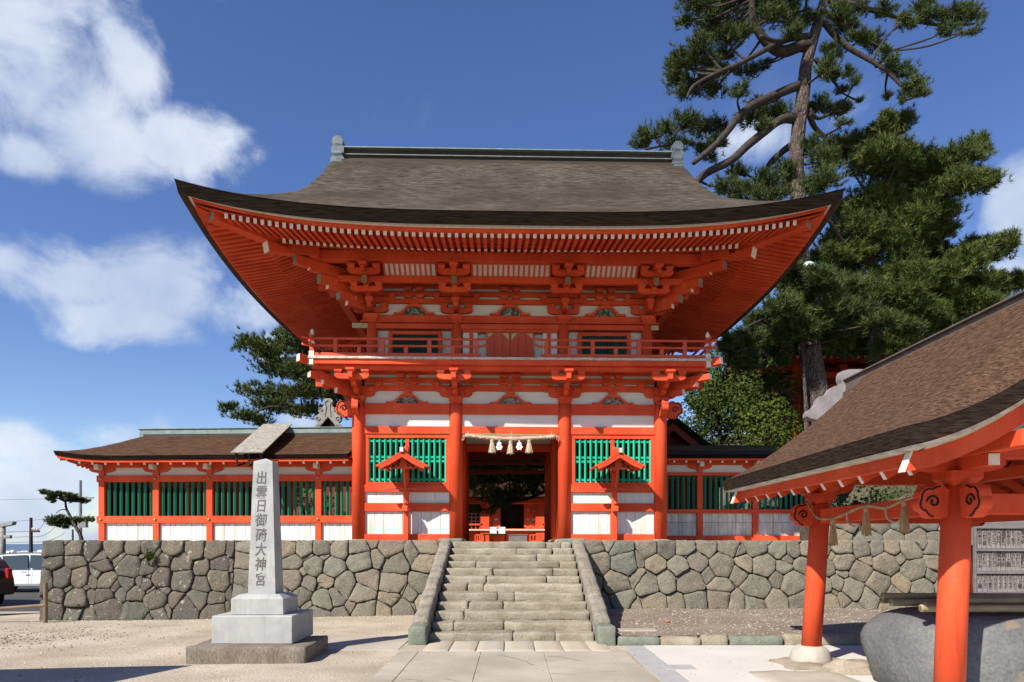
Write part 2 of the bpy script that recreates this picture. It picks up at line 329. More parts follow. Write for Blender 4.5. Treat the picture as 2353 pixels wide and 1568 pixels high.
    def prism(s, poly, M, t, mi=0, capmi=None):
        n = len(poly)
        ar = sum(poly[i][0] * poly[(i + 1) % n][1] - poly[(i + 1) % n][0] * poly[i][1] for i in range(n))
        if ar < 0: poly = poly[::-1]
        vs = [M @ Vector((x, y, -t / 2)) for x, y in poly] + [M @ Vector((x, y, t / 2)) for x, y in poly]
        fs = [tuple(range(n - 1, -1, -1)), tuple(range(n, 2 * n))] + [(i, (i + 1) % n, n + (i + 1) % n, n + i) for i in range(n)]
        cm = mi if capmi is None else capmi
        return s.add(vs, fs, [cm, cm] + [mi] * n)
    def grid(s, fn, us, vs_, mi=0, flip=False):
        P = [fn(u, v) for u in us for v in vs_]; m = len(vs_); fs = []
        for i in range(len(us) - 1):
            for j in range(m - 1):
                q = (i * m + j, (i + 1) * m + j, (i + 1) * m + j + 1, i * m + j + 1)
                fs.append(q[::-1] if flip else q)
        return s.add(P, fs, mi)
    def build(s, name, mats, parent=None, smooth=False):
        me = bpy.data.meshes.new(name); me.from_pydata(s.v, [], s.f)
        mats = mats if isinstance(mats, (list, tuple)) else [mats]
        for m in mats: me.materials.append(m)
        if any(s.m): me.polygons.foreach_set('material_index', s.m)
        if smooth: me.polygons.foreach_set('use_smooth', [True] * len(me.polygons))
        me.update()
        o = bpy.data.objects.new(name, me); C.objects.link(o)
        if parent: o.parent = parent
        return o
def lin(a, b, n): return [a + (b - a) * i / (n - 1) for i in range(n)]
def tag(o, label=None, cat=None, group=None, kind=None):
    if label: o['label'] = label
    if cat: o['category'] = cat
    if group: o['group'] = group
    if kind: o['kind'] = kind
    return o
def thing(name, label, cat, loc=(0, 0, 0), rz=0.0, group=None):
    o = bpy.data.objects.new(name, None); C.objects.link(o); o.empty_display_size = 0.3
    o.location = loc; o.rotation_euler = (0, 0, rz)
    return tag(o, label, cat, group)
def B(name, parent, m, x0, x1, y0, y1, z0, z1, c=0.006): return MB().box(x0, x1, y0, y1, z0, z1, 0, c).build(name, m, parent)
def smooth_path(pts, k=4):
    """Catmull-Rom through the points"""
    pts = [Vector(p) for p in pts]; out = []
    for i in range(len(pts) - 1):
        p0, p1, p2, p3 = pts[max(i - 1, 0)], pts[i], pts[i + 1], pts[min(i + 2, len(pts) - 1)]
        for j in range(k):
            t = j / k
            out.append(0.5 * ((2 * p1) + (p2 - p0) * t + (2 * p0 - 5 * p1 + 4 * p2 - p3) * t * t + (3 * p1 - p0 - 3 * p2 + p3) * t ** 3))
    out.append(pts[-1]); return out
def interp(vals, k=4):
    out = []
    for i in range(len(vals) - 1):
        for j in range(k): out.append(vals[i] + (vals[i + 1] - vals[i]) * j / k)
    return out + [vals[-1]]
def rough_block(mb, x0, x1, y0, y1, z0, z1, step=0.12, amp=0.012, rnd_=0.03, seed=0, mi=0, M=None):
    """a hewn stone block: rounded arrises and an uneven skin"""
    n = [max(2, int(abs(b - a) / step) + 1) + 1 for a, b in ((x0, x1), (y0, y1), (z0, z1))]
    lo = Vector((x0, y0, z0)); hi = Vector((x1, y1, z1)); cache = {}; vs = []; fs = []
    par = []
    for a in range(3):
        L_ = abs(hi[a] - lo[a]); r_ = min(.3, rnd_ * 1.3 / L_)
        par.append([0.0] + [r_ + (1 - 2 * r_) * i / (n[a] - 1) for i in range(n[a])] + [1.0]); n[a] += 2
    def vert(i, j, k):
        key = (i, j, k)
        if key in cache: return cache[key]
        t = (par[0][i], par[1][j], par[2][k])
        p = Vector([lo[a] + (hi[a] - lo[a]) * t[a] for a in range(3)])
        e = [1 if (idx == 0 or idx == n[a] - 1) else 0 for a, idx in enumerate(key)]
        if sum(e) >= 2:
            for a in range(3):
                if e[a]: p[a] += rnd_ * (1 if t[a] < .5 else -1) * (0.55 if sum(e) == 2 else 0.7)
        q = p * 3.1 + Vector((seed * 7.3, seed * 3.1, seed * 1.7))
        p = p + Vector((noise.noise(q), noise.noise(q + Vector((31, 0, 0))), noise.noise(q + Vector((0, 57, 0))))) * amp
        q2 = p * 11 + Vector((seed, 0, 0)); p = p + Vector((noise.noise(q2), noise.noise(q2 + Vector((9, 0, 0))), noise.noise(q2 + Vector((0, 9, 0))))) * amp * .5
        cache[key] = len(vs); vs.append(M @ p if M else p); return cache[key]
    for a in range(3):
        b, c = [(1, 2), (2, 0), (0, 1)][a]
        for side in (0, n[a] - 1):
            for i in range(n[b] - 1):
                for j in range(n[c] - 1):
                    q = []
                    for di, dj in ((0, 0), (1, 0), (1, 1), (0, 1)):
                        k = [0, 0, 0]; k[a] = side; k[b] = i + di; k[c] = j + dj; q.append(vert(*k))
                    fs.append(q if side else q[::-1])
    return mb.add(vs, fs, mi)
def smoothpoly(pts, it=2):
    for _ in range(it):
        q = []
        for i in range(len(pts)):
            a, b = pts[i], pts[(i + 1) % len(pts)]
            q += [(a[0] * .75 + b[0] * .25, a[1] * .75 + b[1] * .25), (a[0] * .25 + b[0] * .75, a[1] * .25 + b[1] * .75)]
        pts = q
    return pts
# ================================================================== ground, pavings, sea
def sheet(name, pts, m, z=None, kind='structure'):
    mb = MB(); mb.add([(p[0], p[1], p[2] if len(p) > 2 else z) for p in pts], [tuple(range(len(pts)))])
    o = mb.build(name, m); tag(o, kind=kind); return o
def gz(x, y):
    """the yard: level by the stairs, falling a little to the left and to the car park"""
    f = max(0.0, min(1.0, (-x - 2.0) / 7.0)); g = max(0.0, min(1.0, (y - 9.0) / 7.0))
    z = -0.13 * f * g
    if y > 17.5 and x < -9: z -= .22 * min(1, (y - 17.5) / 6)
    z += .012 * noise.noise(Vector((x * .6, y * .6, 0))) * (1 if y < 30 else 0)
    if y > 90: z -= min(6.0, (y - 90) * .12)
    return z
gx = [-900, -300, -120, -60, -40, -30, -24] + lin(-20, 12, 65) + [14, 18, 24, 30, 45, 80, 200, 900]
gy = [-60, -20, -8] + lin(-2, 18, 51) + [19, 20, 22, 24, 27, 30, 35, 42, 52, 66, 90, 110, 130, 170]
tag(MB().grid(lambda x, y: (x, y, gz(x, y)), gx, gy).build('ground', sand, None, True), kind='structure')
tag(MB().grid(lambda x, y: (x, y, -2.5), [-9000, -2000, -400, 0, 400, 2000, 9000], [100, 160, 400, 1200, 4000, 15000]).build('sea', seam), kind='structure')
# asphalt car park with painted lines
sheet('car_park_asphalt', [(-60, 16.9, -.10), (-17, 15.9, -.10), (-12.6, 16.9, -.10), (-11.2, 18.6, -.17), (-11.0, 60, -.29), (-60, 60, -.29)], asphalt)
for yy, x0, x1 in ((18.6, -20, -13.9), (20.6, -22, -11.4), (22.1, -22, -11.4), (23.3, -22, -11.4)):
    z = -.155 if yy < 19 else (-.225 if yy < 21 else -.255)
    tag(MB().box(x0, x1, yy, yy + .12, z, z + .012).build('parking_line', roadw), kind='structure')
# the approach: concrete slabs and a strip of flagstones at the foot of the stairs
def pslab(x0, x1, y0, y1, z=.016): return tag(MB().box(x0, x1, y0, y1, -.05, z, 0, .006).build('approach_path', conc), kind='structure')
for (a, b) in ((-1.72, -1.42), (-1.415, -.47), (-.466, .48), (.484, 1.42), (1.425, 1.72)):
    for (c, d) in ((-3, 4.9), (4.91, 10.38)): pslab(a, b, c, d)
fx = [-1.38, -.97, -.55, -.12, .36, .80, 1.22, 1.55]
for i in range(len(fx) - 1):
    mb = MB(); rough_block(mb, fx[i] + .006, fx[i + 1] - .006, 10.40, 11.47, -.06, .022 + rnd.uniform(-.004, .004), .2, .008, .012, 200 + i)
    tag(mb.build('flagstone_paving', flag, None, True), kind='structure')
tag(MB().box(-3.1, -1.76, 10.55, 12.1, -.05, .012, 0, .005).build('side_paving', conc), kind='structure')
# pale concrete apron and grey gutter band to the right
tag(MB().box(1.78, 2.12, 4, 11.0, -.05, .010, 0, .004).build('gutter_band', concg), kind='structure')
tag(MB().box(2.02, 2.42, 8.9, 9.25, -.05, .014, 0, .003).build('gutter_band', concg), kind='structure')
tag(MB().box(2.13, 9.5, 4, 11.05, -.05, .006, 0, .003).build('concrete_apron', concw), kind='structure')
# raised gravel bed
def bedz(x, y): return .135 + .02 * (y - 11.3) / 4.5 + .03 * noise.noise(Vector((x * .8, y * .8, 3)))
tag(MB().grid(lambda x, y: (x, y, bedz(x, y)), lin(1.70, 16, 50), lin(11.22, 16.2, 18)).build('gravel_bed_soil', soil, None, True), kind='structure')
# terrace behind the walls
tag(MB().box(-10.9, 7.8, 16.35, 60, 1.2, 1.688).build('terrace_ground', sand), kind='structure')
tag(MB().grid(lambda x, y: (x, y, (1.60 if x < 8.2 else 1.6 + min(9, (x - 8.2) * .42 + max(0, y - 24) * .16 * min(1, (x - 8.2) / 4))) if y > 17.9 else 1.6), [7.8, 8.2, 8.6, 9.2, 10, 11, 12, 14, 17, 20, 24, 30, 40, 60], [17.85, 17.95, 19, 21, 24, 28, 32, 38, 45, 55, 70]).build('hillside', hillm, None, True), kind='structure')
tag(MB().grid(lambda x, y: (x, y, 12 + 16 * math.sin(min(1, max(0, (y - 62) / 60)) * 1.57) * min(1, max(0, (x + 6) / 30)) - 12.5 + .0), [-6, 0, 6, 12, 20, 30, 50, 90, 160], [60, 70, 80, 95, 110, 130, 160]).build('hill_terrain', hillm, None, True), kind='structure')
# loose pebbles and leaf litter
def scatter(name, m, n, fx_, seed, r0, r1):
    rg = random.Random(seed); mb = MB()
    for _ in range(n):
        x, y, z = fx_(rg); r = rg.uniform(r0, r1); a = rg.uniform(0, 6.28)
        vs = []
        for k in range(5): vs.append((x + r * math.cos(a + k * 1.257) * rg.uniform(.7, 1.2), y + r * math.sin(a + k * 1.257) * rg.uniform(.7, 1.2), z - .003))
        vs.append((x + rg.uniform(-.3, .3) * r, y, z + r * rg.uniform(.4, .8)))
        mb.add(vs, [(k, (k + 1) % 5, 5) for k in range(5)])
    return tag(mb.build(name, m), kind='stuff')
def fbed(g):
    x, y = g.uniform(1.8, 9.8), g.uniform(11.25, 15.9); return x, y, bedz(x, y)
scatter('bed_gravel', mat('pale_gravel', (.26, .21, .17), (.40, .35, .30), rough=.9, island=.4), 2400, fbed, 3, .008, .026)
def fyard(g):
    while True:
        x, y = g.uniform(-11, -1.9), g.uniform(6.5, 15.8)
        if not (-4.7 < x < -2.6 and 9 < y < 11): break
    if g.random() < .5: y = 15.75 - abs(g.gauss(0, .25)); x = g.uniform(-11, -1.7)
    return x, y, gz(x, y)
scatter('yard_pebbles', mat('yard_pebble', (.30, .24, .18), (.42, .35, .27), rough=.9, island=.5), 1500, fyard, 5, .008, .030)
def flit(g):
    x, y = -10.0 + g.gauss(0, 1.4), 12.3 + g.gauss(0, .9); return x, y, gz(x, y)
scatter('leaf_litter', mat('leaf_litter_brown', (.10, .075, .05), (.20, .15, .10), rough=.9, island=.5), 1100, flit, 6, .012, .03)
# border stones of the bed
kb = thing('bed_border', 'low border of rough stones along the front of the gravel bed', 'stone border')
x = 1.72; i = 0
while x < 8.6:
    w = rnd.uniform(.4, 1.0); rough_block(MB(), x, x + w - .015, 11.06, 11.26, -.05, .165 + rnd.uniform(-.03, .03), .11, .025, .03, 300 + i).build('border_stone', stair if i % 3 else cheekg, kb, True); x += w; i += 1
tag(MB().box(1.85, 2.5, 11.75, 12.0, .10, .165, 0, .01).build('stone_slab', conc), 'flat pale slab set in the gravel bed beside the stair foot', 'paving slab')
fl = MB(); rough_block(fl, 2.9, 3.0, 12.9, 12.97, .15, .22, .05, .015, .02, 5)
tag(fl.build('brick_fragment', mat('orange_brick', (.45, .16, .07), (.36, .14, .08), rough=.9), None, True), 'small orange brick fragment lying on the gravel bed', 'brick fragment')

# the shop whose eave throws the shadow at the lower left
sh = thing('corner_shop', 'low plastered shop with a wide eave just outside the left edge, known by its shadow', 'shop', (-6.72, 6.71, 0), R(8))
MB().add([(0, 0, 3.0), (-6, 0, 3.0), (-6, -7, 3.0), (-3.4, -7, 3.0), (-3, -3.5, 4.4), (-3.6, -3.5, 4.4), (0, 0, 2.9), (-6, 0, 2.9), (-6, -7, 2.9), (-3.4, -7, 2.9)],
         [(0, 4, 5, 1), (1, 5, 2), (2, 5, 4, 3), (3, 4, 0), (6, 7, 8, 9), (0, 1, 7, 6), (1, 2, 8, 7), (2, 3, 9, 8), (3, 0, 6, 9)]).build('roof', tile, sh)
B('wall', sh, plaster, -5.2, -3.2, -6, -1.6, 0, 2.9, 0)

# cracks in the worn slabs
for P in (((-.05, 10.3), (-.20, 10.05), (.02, 9.75), (.20, 9.45), (.28, 9.2), (.10, 9.0), (-.10, 8.75), (-.44, 8.4)), ((.50, 9.9), (.72, 9.85), (.95, 9.55), (1.2, 9.62), (1.40, 9.9)), ((-.46, 8.0), (-.8, 8.25), (-1.05, 8.1), (-1.40, 8.3)), ((.5, 8.6), (.8, 8.5), (1.1, 8.75), (1.4, 8.7))):
    Q = []
    for a, b in zip(P, P[1:]):
        for t in (0, .33, .66): Q.append((a[0] + (b[0] - a[0]) * t + rnd.uniform(-.02, .02), a[1] + (b[1] - a[1]) * t + rnd.uniform(-.02, .02)))
    mb = MB(); vs = []
    for i, (x, y) in enumerate(Q):
        w = .0035 + .0025 * rnd.random(); vs += [(x - w, y - w, .0178), (x + w, y + w, .0178)]
    mb.add(vs, [(2 * i, 2 * i + 2, 2 * i + 3, 2 * i + 1) for i in range(len(Q) - 1)])
    tag(mb.build('path_crack', mat('crack_shadow', (.10, .085, .065), rough=.95)), kind='structure')
def fpath(g):
    x, y = g.uniform(-1.9, 1.9), g.uniform(7, 11.4)
    if g.random() < .6: x = g.choice((-1.74, 1.74, -1.42, .48, -.47)) + g.gauss(0, .05)
    return x, y, .018
scatter('path_grit', mat('grit', (.22, .18, .13), (.34, .29, .23), rough=.9, island=.5), 420, fpath, 15, .004, .014)
def fapron(g): return g.uniform(2.1, 6), g.uniform(8, 11.0), .008
scatter('apron_grit', mat('grit', (.22, .18, .13)), 160, fapron, 16, .004, .014)
# ================================================================== the two-storey gate
gate = thing('shrine_gate', 'two-storey vermilion shrine gate with a sweeping grey bark roof above the stone stairs', 'shrine gate', (-0.04, 16.85, 0), R(1.5))
YC, XE, YE = 2.18, 6.78, 5.25
CX = [-3.72, -1.34, 1.34, 3.72]          # lower columns
UX = [-3.44, -1.34, 1.34, 3.44]; UY0, UY1 = 0.26, 4.10   # upper storey
ZT = 1.72
def up(x, y):
    return 0.56 * (min(1.0, abs(x) / XE) ** 3.4) * (min(1.0, abs(y - YC) / YE) ** 2.6)
def smin(a, b, k):
    h = max(0.0, min(1.0, 0.5 + 0.5 * (b - a) / k)); return b + (a - b) * h - k * h * (1 - h)
def roof_z(x, y):
    s = max(0.0, YE - abs(y - YC)); t = max(0.0, XE - abs(x))
    f = 8.37 + 0.56 * s + 0.040 * s * s
    if s > 4.7: f -= 0.12 * (s - 4.7) ** 2
    g = 8.37 + 0.62 * t + 0.13 * t * t + (3.0 * ((t - 1.78) / 0.22) ** 2 if t > 1.78 else 0)
    return smin(f, g, 0.16 * min(1.0, 2.5 * min(s, t) + 0.02)) + up(x, y)

# --- roof
xs = lin(-XE, -5.5, 14) + lin(-5.42, -4.6, 26) + lin(-4.5, 4.5, 40) + lin(4.6, 5.42, 26) + lin(5.5, XE, 14)
ys = lin(YC - YE, YC + YE, 71)
roof = MB().grid(lambda x, y: (x, y, roof_z(x, y)), xs, ys).build('roof', thatch, gate, True)
def loop(inset, dz, n=64):
    P = []
    hx, hy = XE - inset, YE - inset
    def p(x, y):
        P.append((x, YC + y, 8.37 + up(x * XE / hx, YC + y * YE / hy) + dz))
    for i in range(n): p(-hx + 2 * hx * i / n, -hy)
    for i in range(n): p(hx, -hy + 2 * hy * i / n)
    for i in range(n): p(hx - 2 * hx * i / n, hy)
    for i in range(n): p(-hx, hy - 2 * hy * i / n)
    return P
def skirt(name, rings, m, sm=True):
    mb = MB(); L = [loop(*r) for r in rings]; n = len(L[0])
    mb.add([p for l in L for p in l], [(r * n + i, r * n + (i + 1) % n, (r + 1) * n + (i + 1) % n, (r + 1) * n + i)[::-1] for r in range(len(L) - 1) for i in range(n)])
    return mb.build(name, m, roof, False)
skirt('eave_edge', [(0, 0), (0.012, -0.03), (0.06, -0.265)], tedge)
skirt('eave_underside', [(0.06, -0.265), (0.17, -0.20)], tunder)
skirt('eave_board', [(0.17, -0.185), (0.19, -0.25), (0.24, -0.25)], wend)
skirt('eave_fascia', [(0.24, -0.24), (0.26, -0.315), (0.34, -0.315), (0.60, -0.255)], red)

# --- soffits following the rafters
def z1(s, a): return 8.075 + 0.17 * (s - 0.33) + 0.54 * a
def z2(s, a): return 8.215 + 0.36 * (s - 1.29) + 0.34 * a
def soffit(zf, s0, s1, off, name):
    mb = MB(); ss = lin(s0, s1, 7)
    for side in range(4):
        def fn(u, s):
            hx, hy = XE - s, YE - s
            if side % 2 == 0:
                x = u * hx; y = (-hy if side == 0 else hy); a = abs(x) / XE
            else:
                y = u * hy; x = (hx if side == 1 else -hx); a = abs(y) / YE
            return (x, YC + y, zf(s, min(1, a * 1.0) ** 3.4) + off)
        mb.grid(fn, lin(-1, 1, 41), ss, flip=(side in (0, 1)) ^ True)
    return mb.build(name, red, gate)
soffit(z1, 0.26, 1.36, 0.012, 'soffit'); soffit(z2, 1.26, 3.6, 0.012, 'soffit')
# --- rafters (white-tipped), front and the two sides
n_r = 0
def rafter(p0, p1, w=0.07, h=0.10, col=None):
    """p0 outer end"""
    global n_r
    p0, p1 = Vector(p0), Vector(p1)
    if n_r < 90:
        MB().beam(p1, p0, w, h, 0, 0, capx=1).build('rafter', [red, wend], gate); n_r += 1
    else:
        rest.beam(p1, p0, w, h, 0, 0, capx=1)
rest = MB()
SP = 0.147
def side_rafters(axis, sign, half_outer, half_inner, tier):
    n = int(half_outer[0 if tier == 1 else 1] / SP)
    for k in range(-n, n + 1):
        u = k * SP; E_ = XE if axis == 'x' else YE; a = (abs(u) / E_) ** 3.4
        smax = E_ - abs(u) - 0.12
        if tier == 1: s0, s1 = 0.33, min(1.38, smax); zf = z1
        else: s0, s1 = 1.29, min(3.45, smax); zf = z2
        if s1 - s0 < 0.06: continue
        def P(s):
            z = zf(s, a) - 0.052
            if axis == 'x': return (u, YC + sign * (YE - s), z)
            return (sign * (XE - s), YC + u, z)
        rafter(P(s0), P(s1))
side_rafters('x', -1, (5.95, 5.05), None, 1)
side_rafters('x', -1, (5.95, 5.05), None, 2)
side_rafters('y', -1, (4.45, 3.55), None, 1); side_rafters('y', -1, (4.45, 3.55), None, 2)
side_rafters('y', 1, (4.45, 3.55), None, 1); side_rafters('y', 1, (4.45, 3.55), None, 2)
side_rafters('x', 1, (5.95, 5.05), None, 1); side_rafters('x', 1, (5.95, 5.05), None, 2)
tag(rest.build('rafter_row', [red, wend], gate), kind='stuff')
# fascia on the inner rafter row
mb = MB()
for sg in (-1, 1):
    pts = [(x, YC + sg * (YE - 1.30), z2(1.30, (abs(x) / XE) ** 3.4) + 0.035) for x in lin(-5.35, 5.35, 25)]
    for a, b in zip(pts, pts[1:]): mb.beam(a, b, 0.07, 0.055)
    pts = [(sg * (XE - 1.30), YC + y, z2(1.30, (abs(y) / YE) ** 3.4) + 0.035) for y in lin(-3.85, 3.85, 19)]
    for a, b in zip(pts, pts[1:]): mb.beam(a, b, 0.07, 0.055)
mb.build('rafter_fascia', red, gate)
# hip rafters
for sx in (-1, 1):
    for sy in (-1, 1):
        def P(s, dz): return Vector((sx * (XE - s), YC + sy * (YE - s), dz))
        o = MB().beam(P(1.75, 8.36), P(0.52, 8.46), 0.24, 0.24, 0, 0.01, capx=1).build('hip_rafter', [red, copper], gate)
        MB().beam(P(3.5, 8.83), P(1.36, 8.18), 0.24, 0.26, 0, 0.01, capx=1).build('hip_rafter', [red, wend], gate)
# --- ridge
rd = MB().box(-4.55, 4.55, YC - 0.24, YC + 0.24, 11.95, 12.44).build('ridge', ridgew, gate)
B('ridge_cap', rd, copper, -4.70, 4.70, YC - 0.34, YC + 0.34, 12.44, 12.475)
B('ridge_moulding', rd, copper, -4.68, 4.68, YC - 0.30, YC + 0.30, 12.27, 12.295)
B('ridge_foot', rd, ridgew, -4.70, 4.70, YC - 0.36, YC + 0.36, 11.98, 12.12)
for sx in (-1, 1):
    # stacked, lobed end ornament
    lobes = [(-0.30, 12.72), (0.30, 12.72), (0.36, 12.58), (0.30, 12.44), (0.40, 12.30), (0.34, 12.14), (0.42, 11.98), (0.34, 11.80), (0.18, 11.72), (-0.18, 11.72), (-0.34, 11.80), (-0.42, 11.98), (-0.34, 12.14), (-0.40, 12.30), (-0.30, 12.44), (-0.36, 12.58)]
    M = Matrix(((0, 0, 1, sx * 4.66), (1, 0, 0, YC), (0, 1, 0, 0), (0, 0, 0, 1)))
    mb = MB().prism(smoothpoly(lobes,1), M, 0.24)
    for zz, rr in ((12.60, .15), (12.36, .18), (12.08, .19), (11.82, .16)):
        mb.tube([(sx * 4.66, YC - 0.36, zz), (sx * 4.66, YC + 0.36, zz)], rr, 12)
    mb.build('ridge_end_ornament', copperp, rd, False)
    # gable board under the ridge end
    B('gable_board', gate, redfade, sx * 4.70 - .04, sx * 4.70 + .04, YC - 1.6, YC + 1.6, 9.6, 10.4)

# --- upper storey walls
ZB = 5.98      # balcony floor
def upper_bay(x0, x1, name):
    B('wall_panel', gate, plaster, x0, x1, UY0 + .04, UY0 + .10, 7.2, 8.03, 0)
for i in range(3): upper_bay(UX[i], UX[i + 1], '')
core = MB().box(-3.40, 3.40, UY0 + 0.12, UY1 - 0.1, ZB, 8.05).build('core_wall', plaster, gate)
B('attic_wall', gate, red, -3.40, 3.40, UY0 + .12, UY1 - .1, 8.06, 8.9, 0)
for x in UX:
    for y in (UY0, UY1):
        MB().lathe([(0.135, ZB), (0.135, 7.17)], (x, y), 16).build('pillar', red, gate, True)
for (z0, z1_, pr) in ((8.03, 8.20, .02), (7.83, 7.95, .03), (7.64, 7.76, .04), (7.17, 7.35, .05), (7.0, 7.13, .08)):
    B('wall_beam', gate, red, -3.62 - pr, 3.62 + pr, UY0 - pr, UY0 + .12, z0, z1_)
    for sx in (-1, 1): B('wall_beam', gate, red, sx * 3.44 - .06, sx * 3.44 + .06 + 0, UY0 + .125, UY1, z0, z1_)
B('wall_ledge', gate, red, -3.72, 3.72, UY0 - .16, UY0 + .1, 7.135, 7.165)
for sx in (-1, 1):  # gilt corner shoes and rosettes on the head beam
    B('beam_fitting', gate, gold, sx * 3.70 - .22 + (0 if sx < 0 else -.08), sx * 3.70 + (.30 if sx < 0 else .02) , UY0 - .088, UY0 - .07, 7.005, 7.125, 0)
for x in (-1.34, 1.34):
    MB().tube([(x, UY0 - .08, 7.065), (x, UY0 - .125, 7.065)], [0.07, 0.035], 12).build('rosette', gold, gate)
# windows and doors of the upper storey
for (x0, x1) in ((-2.93, -1.80), (1.80, 2.93)):
    w = B('window', gate, mat('shaded_window_green', (.004, .05, .032), (.006, .065, .04), rough=.6), x0, x1, UY0 - .02, UY0 + .02, ZB, 6.86, 0)  # window green darkened: the shade under the eave is put into its colour
    for n_, a, b_, c_, d_ in (('frame', x0 - .1, x0, ZB, 6.95), ('frame', x1, x1 + .1, ZB, 6.95), ('frame', x0, x1, 6.86, 6.95)):
        B(n_, w, red, a, b_, UY0 - .05, UY0 + .05, c_, d_)
    for k in range(14):
        xx = x0 + (x1 - x0) * (k + .5) / 14
        MB().beam((xx, UY0 - .03, ZB), (xx, UY0 - .03, 6.86), .05, .05, roll=R(45)).build('lattice_bar', mat('shaded_window_green', (.004, .05, .032)), w)
for sx in (-1, 1):
    B('white_panel', gate, plaster, sx * 1.0 - .18, sx * 1.0 + .18, UY0 - .02, UY0 + .03, ZB, 6.95, 0)
    B('door_post', gate, red, sx * 0.97 - .045, sx * 0.97 + .045, UY0 - .05, UY0 + .05, ZB, 6.98)
    d = B('door', gate, redfade, min(0, sx * .60) + .004, max(0, sx * .60) - .004, UY0 - .04, UY0 + .02, ZB + .02, 6.93, .004)
    for k in (1, 2): B('groove', d, dark, sx * .60 * k / 3 - .003, sx * .60 * k / 3 + .003, UY0 - .0415, UY0 - .03, ZB + .04, 6.9, 0)
    for px in (0.03, .57):
        q = [(0, 0), (0.17, 0), (0.13, -.04), (0.09, -.06), (0.05, -.12), (0, -.17)]
        mx_ = 1 if px < .3 else -1
        M = Matrix(((sx * mx_, 0, 0, sx * px), (0, 0, 1, UY0 - .046), (0, 1, 0, 6.91), (0, 0, 0, 1)))
        MB().prism(q, M, .008).build('door_fitting', gold, d)
B('wall_beam', gate, red, -1.2, 1.2, UY0 - .06, UY0 + .06, 6.93, 7.0)

# --- bracket pieces
def masu(mb, x, y, z, w, h, mi=0):
    b = w * .62
    def sq(s, zz): return [(x - s / 2, y - s / 2, zz), (x + s / 2, y - s / 2, zz), (x + s / 2, y + s / 2, zz), (x - s / 2, y + s / 2, zz)]
    R_ = [sq(b, z), sq(w * .75, z + h * .2), sq(w, z + h * .5), sq(w, z + h)]
    vs = [p for r in R_ for p in r]
    fs = [(3, 2, 1, 0), (12, 13, 14, 15)] + [(4 * r + k, 4 * r + (k + 1) % 4, 4 * r + 4 + (k + 1) % 4, 4 * r + 4 + k) for r in range(3) for k in range(4)]
    mb.add(vs, fs, mi); return mb
def arm(mb, c, d, L0, L1, z0, z1_, w, mi=0, tip=None):
    """boat-shaped bracket arm along direction d from -L0 to +L1, underside curved up at its ends"""
    h = z1_ - z0; q = []
    def end(L, sg):
        cv = min(.22, L * .45)
        return [(sg * (L - cv), z0), (sg * (L - cv * .5), z0 + h * .07), (sg * (L - cv * .18), z0 + h * .24), (sg * L, z0 + h * .55), (sg * L, z1_)]
    if L0 > 0: q += end(L0, -1)[::-1]
    else: q += [(0, z1_), (0, z0)]
    q += end(L1, 1)
    d = Vector(d).normalized(); nrm = Vector((d.y, -d.x, 0))
    M = Matrix(((d.x, 0, nrm.x, c[0]), (d.y, 0, nrm.y, c[1]), (0, 1, 0, 0), (0, 0, 0, 1)))
    return mb.prism(q, M, w, mi)
